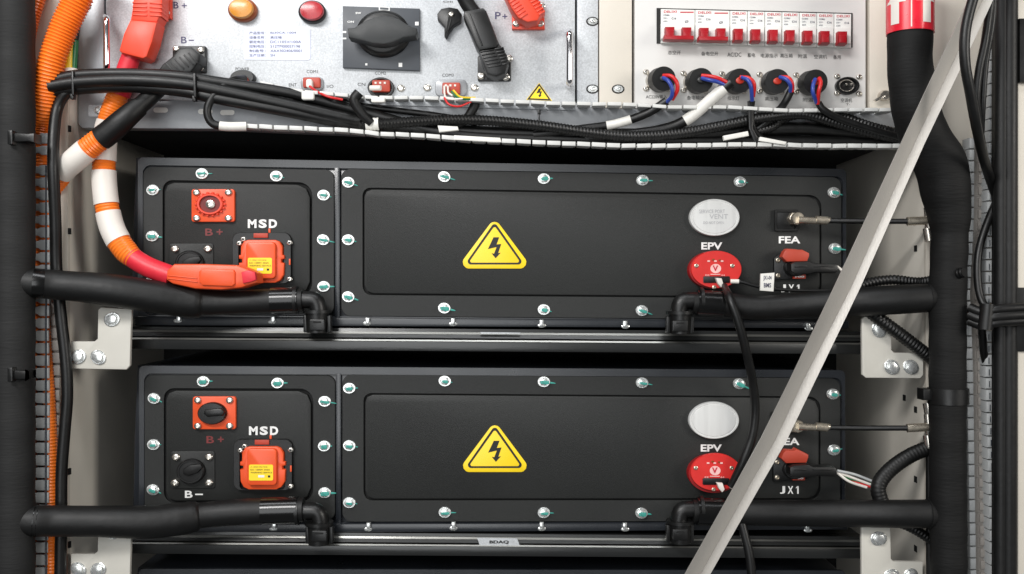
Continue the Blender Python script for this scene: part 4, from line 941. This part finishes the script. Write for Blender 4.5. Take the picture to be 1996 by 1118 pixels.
fl = MB().prism([(1483, 533), (1510, 531), (1508, 568), (1482, 566)], 54, 48, 1).build('folded_tag', 'paper', None, label='white folded paper tag hanging by the JX1 socket of the upper pack', cat='tag')
MB().text('JX1-04', (1488, 537, 1504, 547), 54.6, .02).text('BMS', (1489, 551, 1503, 560), 54.6, .02).build('tag_print', 'grey_ink', fl)
q = MB().tube(spline([(1424, 946, 40), (1432, 950, 44), (1440, 944, 46)], 6), 5, 12).build('wire_end', 'white_s', None, label='white wire end at the lower red disc beside the strut', cat='wire')
cable('black_cable', [(1446, 1020, 60), (1452, 1045, 66), (1462, 1090, 72), (1470, 1180, 76)], 8.5, 'black_c', 'black cable dropping out of the bottom edge beside the strut', n=18)
# ------------------------------------------------------------------ right side cables
cable('corrugated_conduit', [(1640, 572, 60), (1690, 552, 70), (1740, 545, 80), (1800, 549, 90), (1880, 530, 160)], 9, 'black_c', 'ribbed black conduit above the upper right hose', 'conduit', rib=0.16, pitch=6.4, n=16)
cable('corrugated_conduit', [(1672, 590, 60), (1710, 618, 84), (1760, 655, 90), (1825, 705, 84)], 12, 'black_c', 'ribbed black conduit slanting down across the upper right bracket', 'conduit', rib=0.12, pitch=6.4, n=18)
cable('corrugated_conduit', [(1720, 985, 90), (1712, 950, 88), (1730, 920, 84), (1770, 890, 84), (1820, 868, 84)], 14, 'rubber', 'ribbed black conduit bending up beside the middle pack', 'conduit', rib=0.04, pitch=6.4, n=18)
cable('corrugated_conduit', [(1730, 1010, 84), (1780, 1030, 84), (1830, 1062, 84)], 9, 'black_c', 'ribbed black conduit emerging under the lower right hose', 'conduit', rib=0.14, pitch=6.4, n=16)
cable('black_cable', [(1811, 880, 84), (1811, 1000, 80), (1812, 1180, 80)], 6, 'black_c', 'thin black cable straight down from the lower metal tee', n=14)
R_ = 'black cables looping down the right side'
cable('black_cable', [(1915, -50, 300), (1896, 0, 300), (1882, 60, 300), (1881, 120, 296), (1892, 185, 280), (1904, 250, 250), (1918, 310, 190), (1934, 360, 128), (1960, 430, 108)], 8.5, 'black_c', 'outermost black cable looping past the top end of the strut', group=R_, n=18)
cable('black_cable', [(1940, -50, 200), (1930, 10, 200), (1920, 80, 196), (1908, 140, 190), (1903, 200, 180), (1912, 270, 150), (1928, 340, 116), (1958, 400, 104)], 7, 'black_c', 'black cable crossing the slotted duct at the top right', group=R_, n=18)
cable('black_cable', [(1938, -50, 190), (1934, 40, 190), (1921, 120, 180), (1915, 200, 170), (1912, 260, 150)], 6, 'black_c', 'thinner black cable between the loop and the duct wall', group=R_, n=16)
cable('black_cable', [(1962, 350, 100), (1928, 425, 116), (1908, 490, 122), (1906, 550, 130), (1916, 590, 140), (1940, 612, 160)], 7, 'black_c', 'black cable hanging over the right duct into the tied bundle', group=R_, n=16)
cable('black_cable', [(1912, 620, 140), (1916, 665, 118), (1922, 705, 96), (1950, 760, 70)], 7, 'black_c', 'black cable end pointing down from the tied bundle', group=R_, n=14)
bd = thing('cable_bundle', (1910, 630, 170), 'tied bundle of black cables turning off to the right edge', 'cable bundle')
for i, (y, r) in enumerate(((606, 9), (620, 10), (632, 8))):
    MB().tube(spline([(1890, y-6, 150), (1915, y+2, 166), (1950, y-4, 178), (2060, y-10, 180)], 8), r, 18).build('bundled_cable', 'black_c', bd)
MB().tube([Vector(Wp(1925, 592, 172)), Vector(Wp(1920, 642, 172))], 13, 14).build('tie', 'black_p', bd)

# ------------------------------------------------------------------ bracket piece top right, strut
MB().prism([(1822, 204), (1890, 201), (1890, 300), (1870, 300), (1850, 270), (1826, 262)], 60, 20, 1).build('corner_plate', 'galv_dark', None, label='grey sheet metal corner piece behind the riser at the upper right', cat='sheet metal plate')
st = thing('diagonal_strut', (1370, 1150, 220), 'pale grey angle steel strut crossing diagonally in front of the right side', 'strut')
L_ = [(1298, 1186), (1336, 1118), (1436, 940), (1483, 855), (1540, 740), (1626, 560), (1756, 280), (1876, 25), (1920, -68)]
C_ = [(1330, 1186), (1366, 1118), (1464, 940), (1511, 858), (1566, 740), (1659, 560), (1782, 280), (1902, 27), (1947, -68)]
R2 = [(1349, 1186), (1385, 1118), (1486, 940), (1533, 859), (1590, 740), (1677, 560), (1802, 280), (1922, 29), (1967, -68)]
def band(A, B, dA, dB, th):
    f = [Wp(x, y, dA) for x, y in A]; g = [Wp(x, y, dB) for x, y in B]
    fb = [(x, y+th*S, z) for x, y, z in f]; gb = [(x, y+th*S, z) for x, y, z in g]
    mb = MB(); n = len(A)
    loops = [[f[i], g[i], gb[i], fb[i]] for i in range(n)]
    mb.loops(loops); return mb
band(L_, C_, 242, 212, 4).build('shaded_flange', 'strut', st, label='darker left flange of the strut')
band([(x+0.3, y) for x, y in C_], R2, 212, 222, 4).build('lit_flange', 'strut', st, label='brighter right flange of the strut')
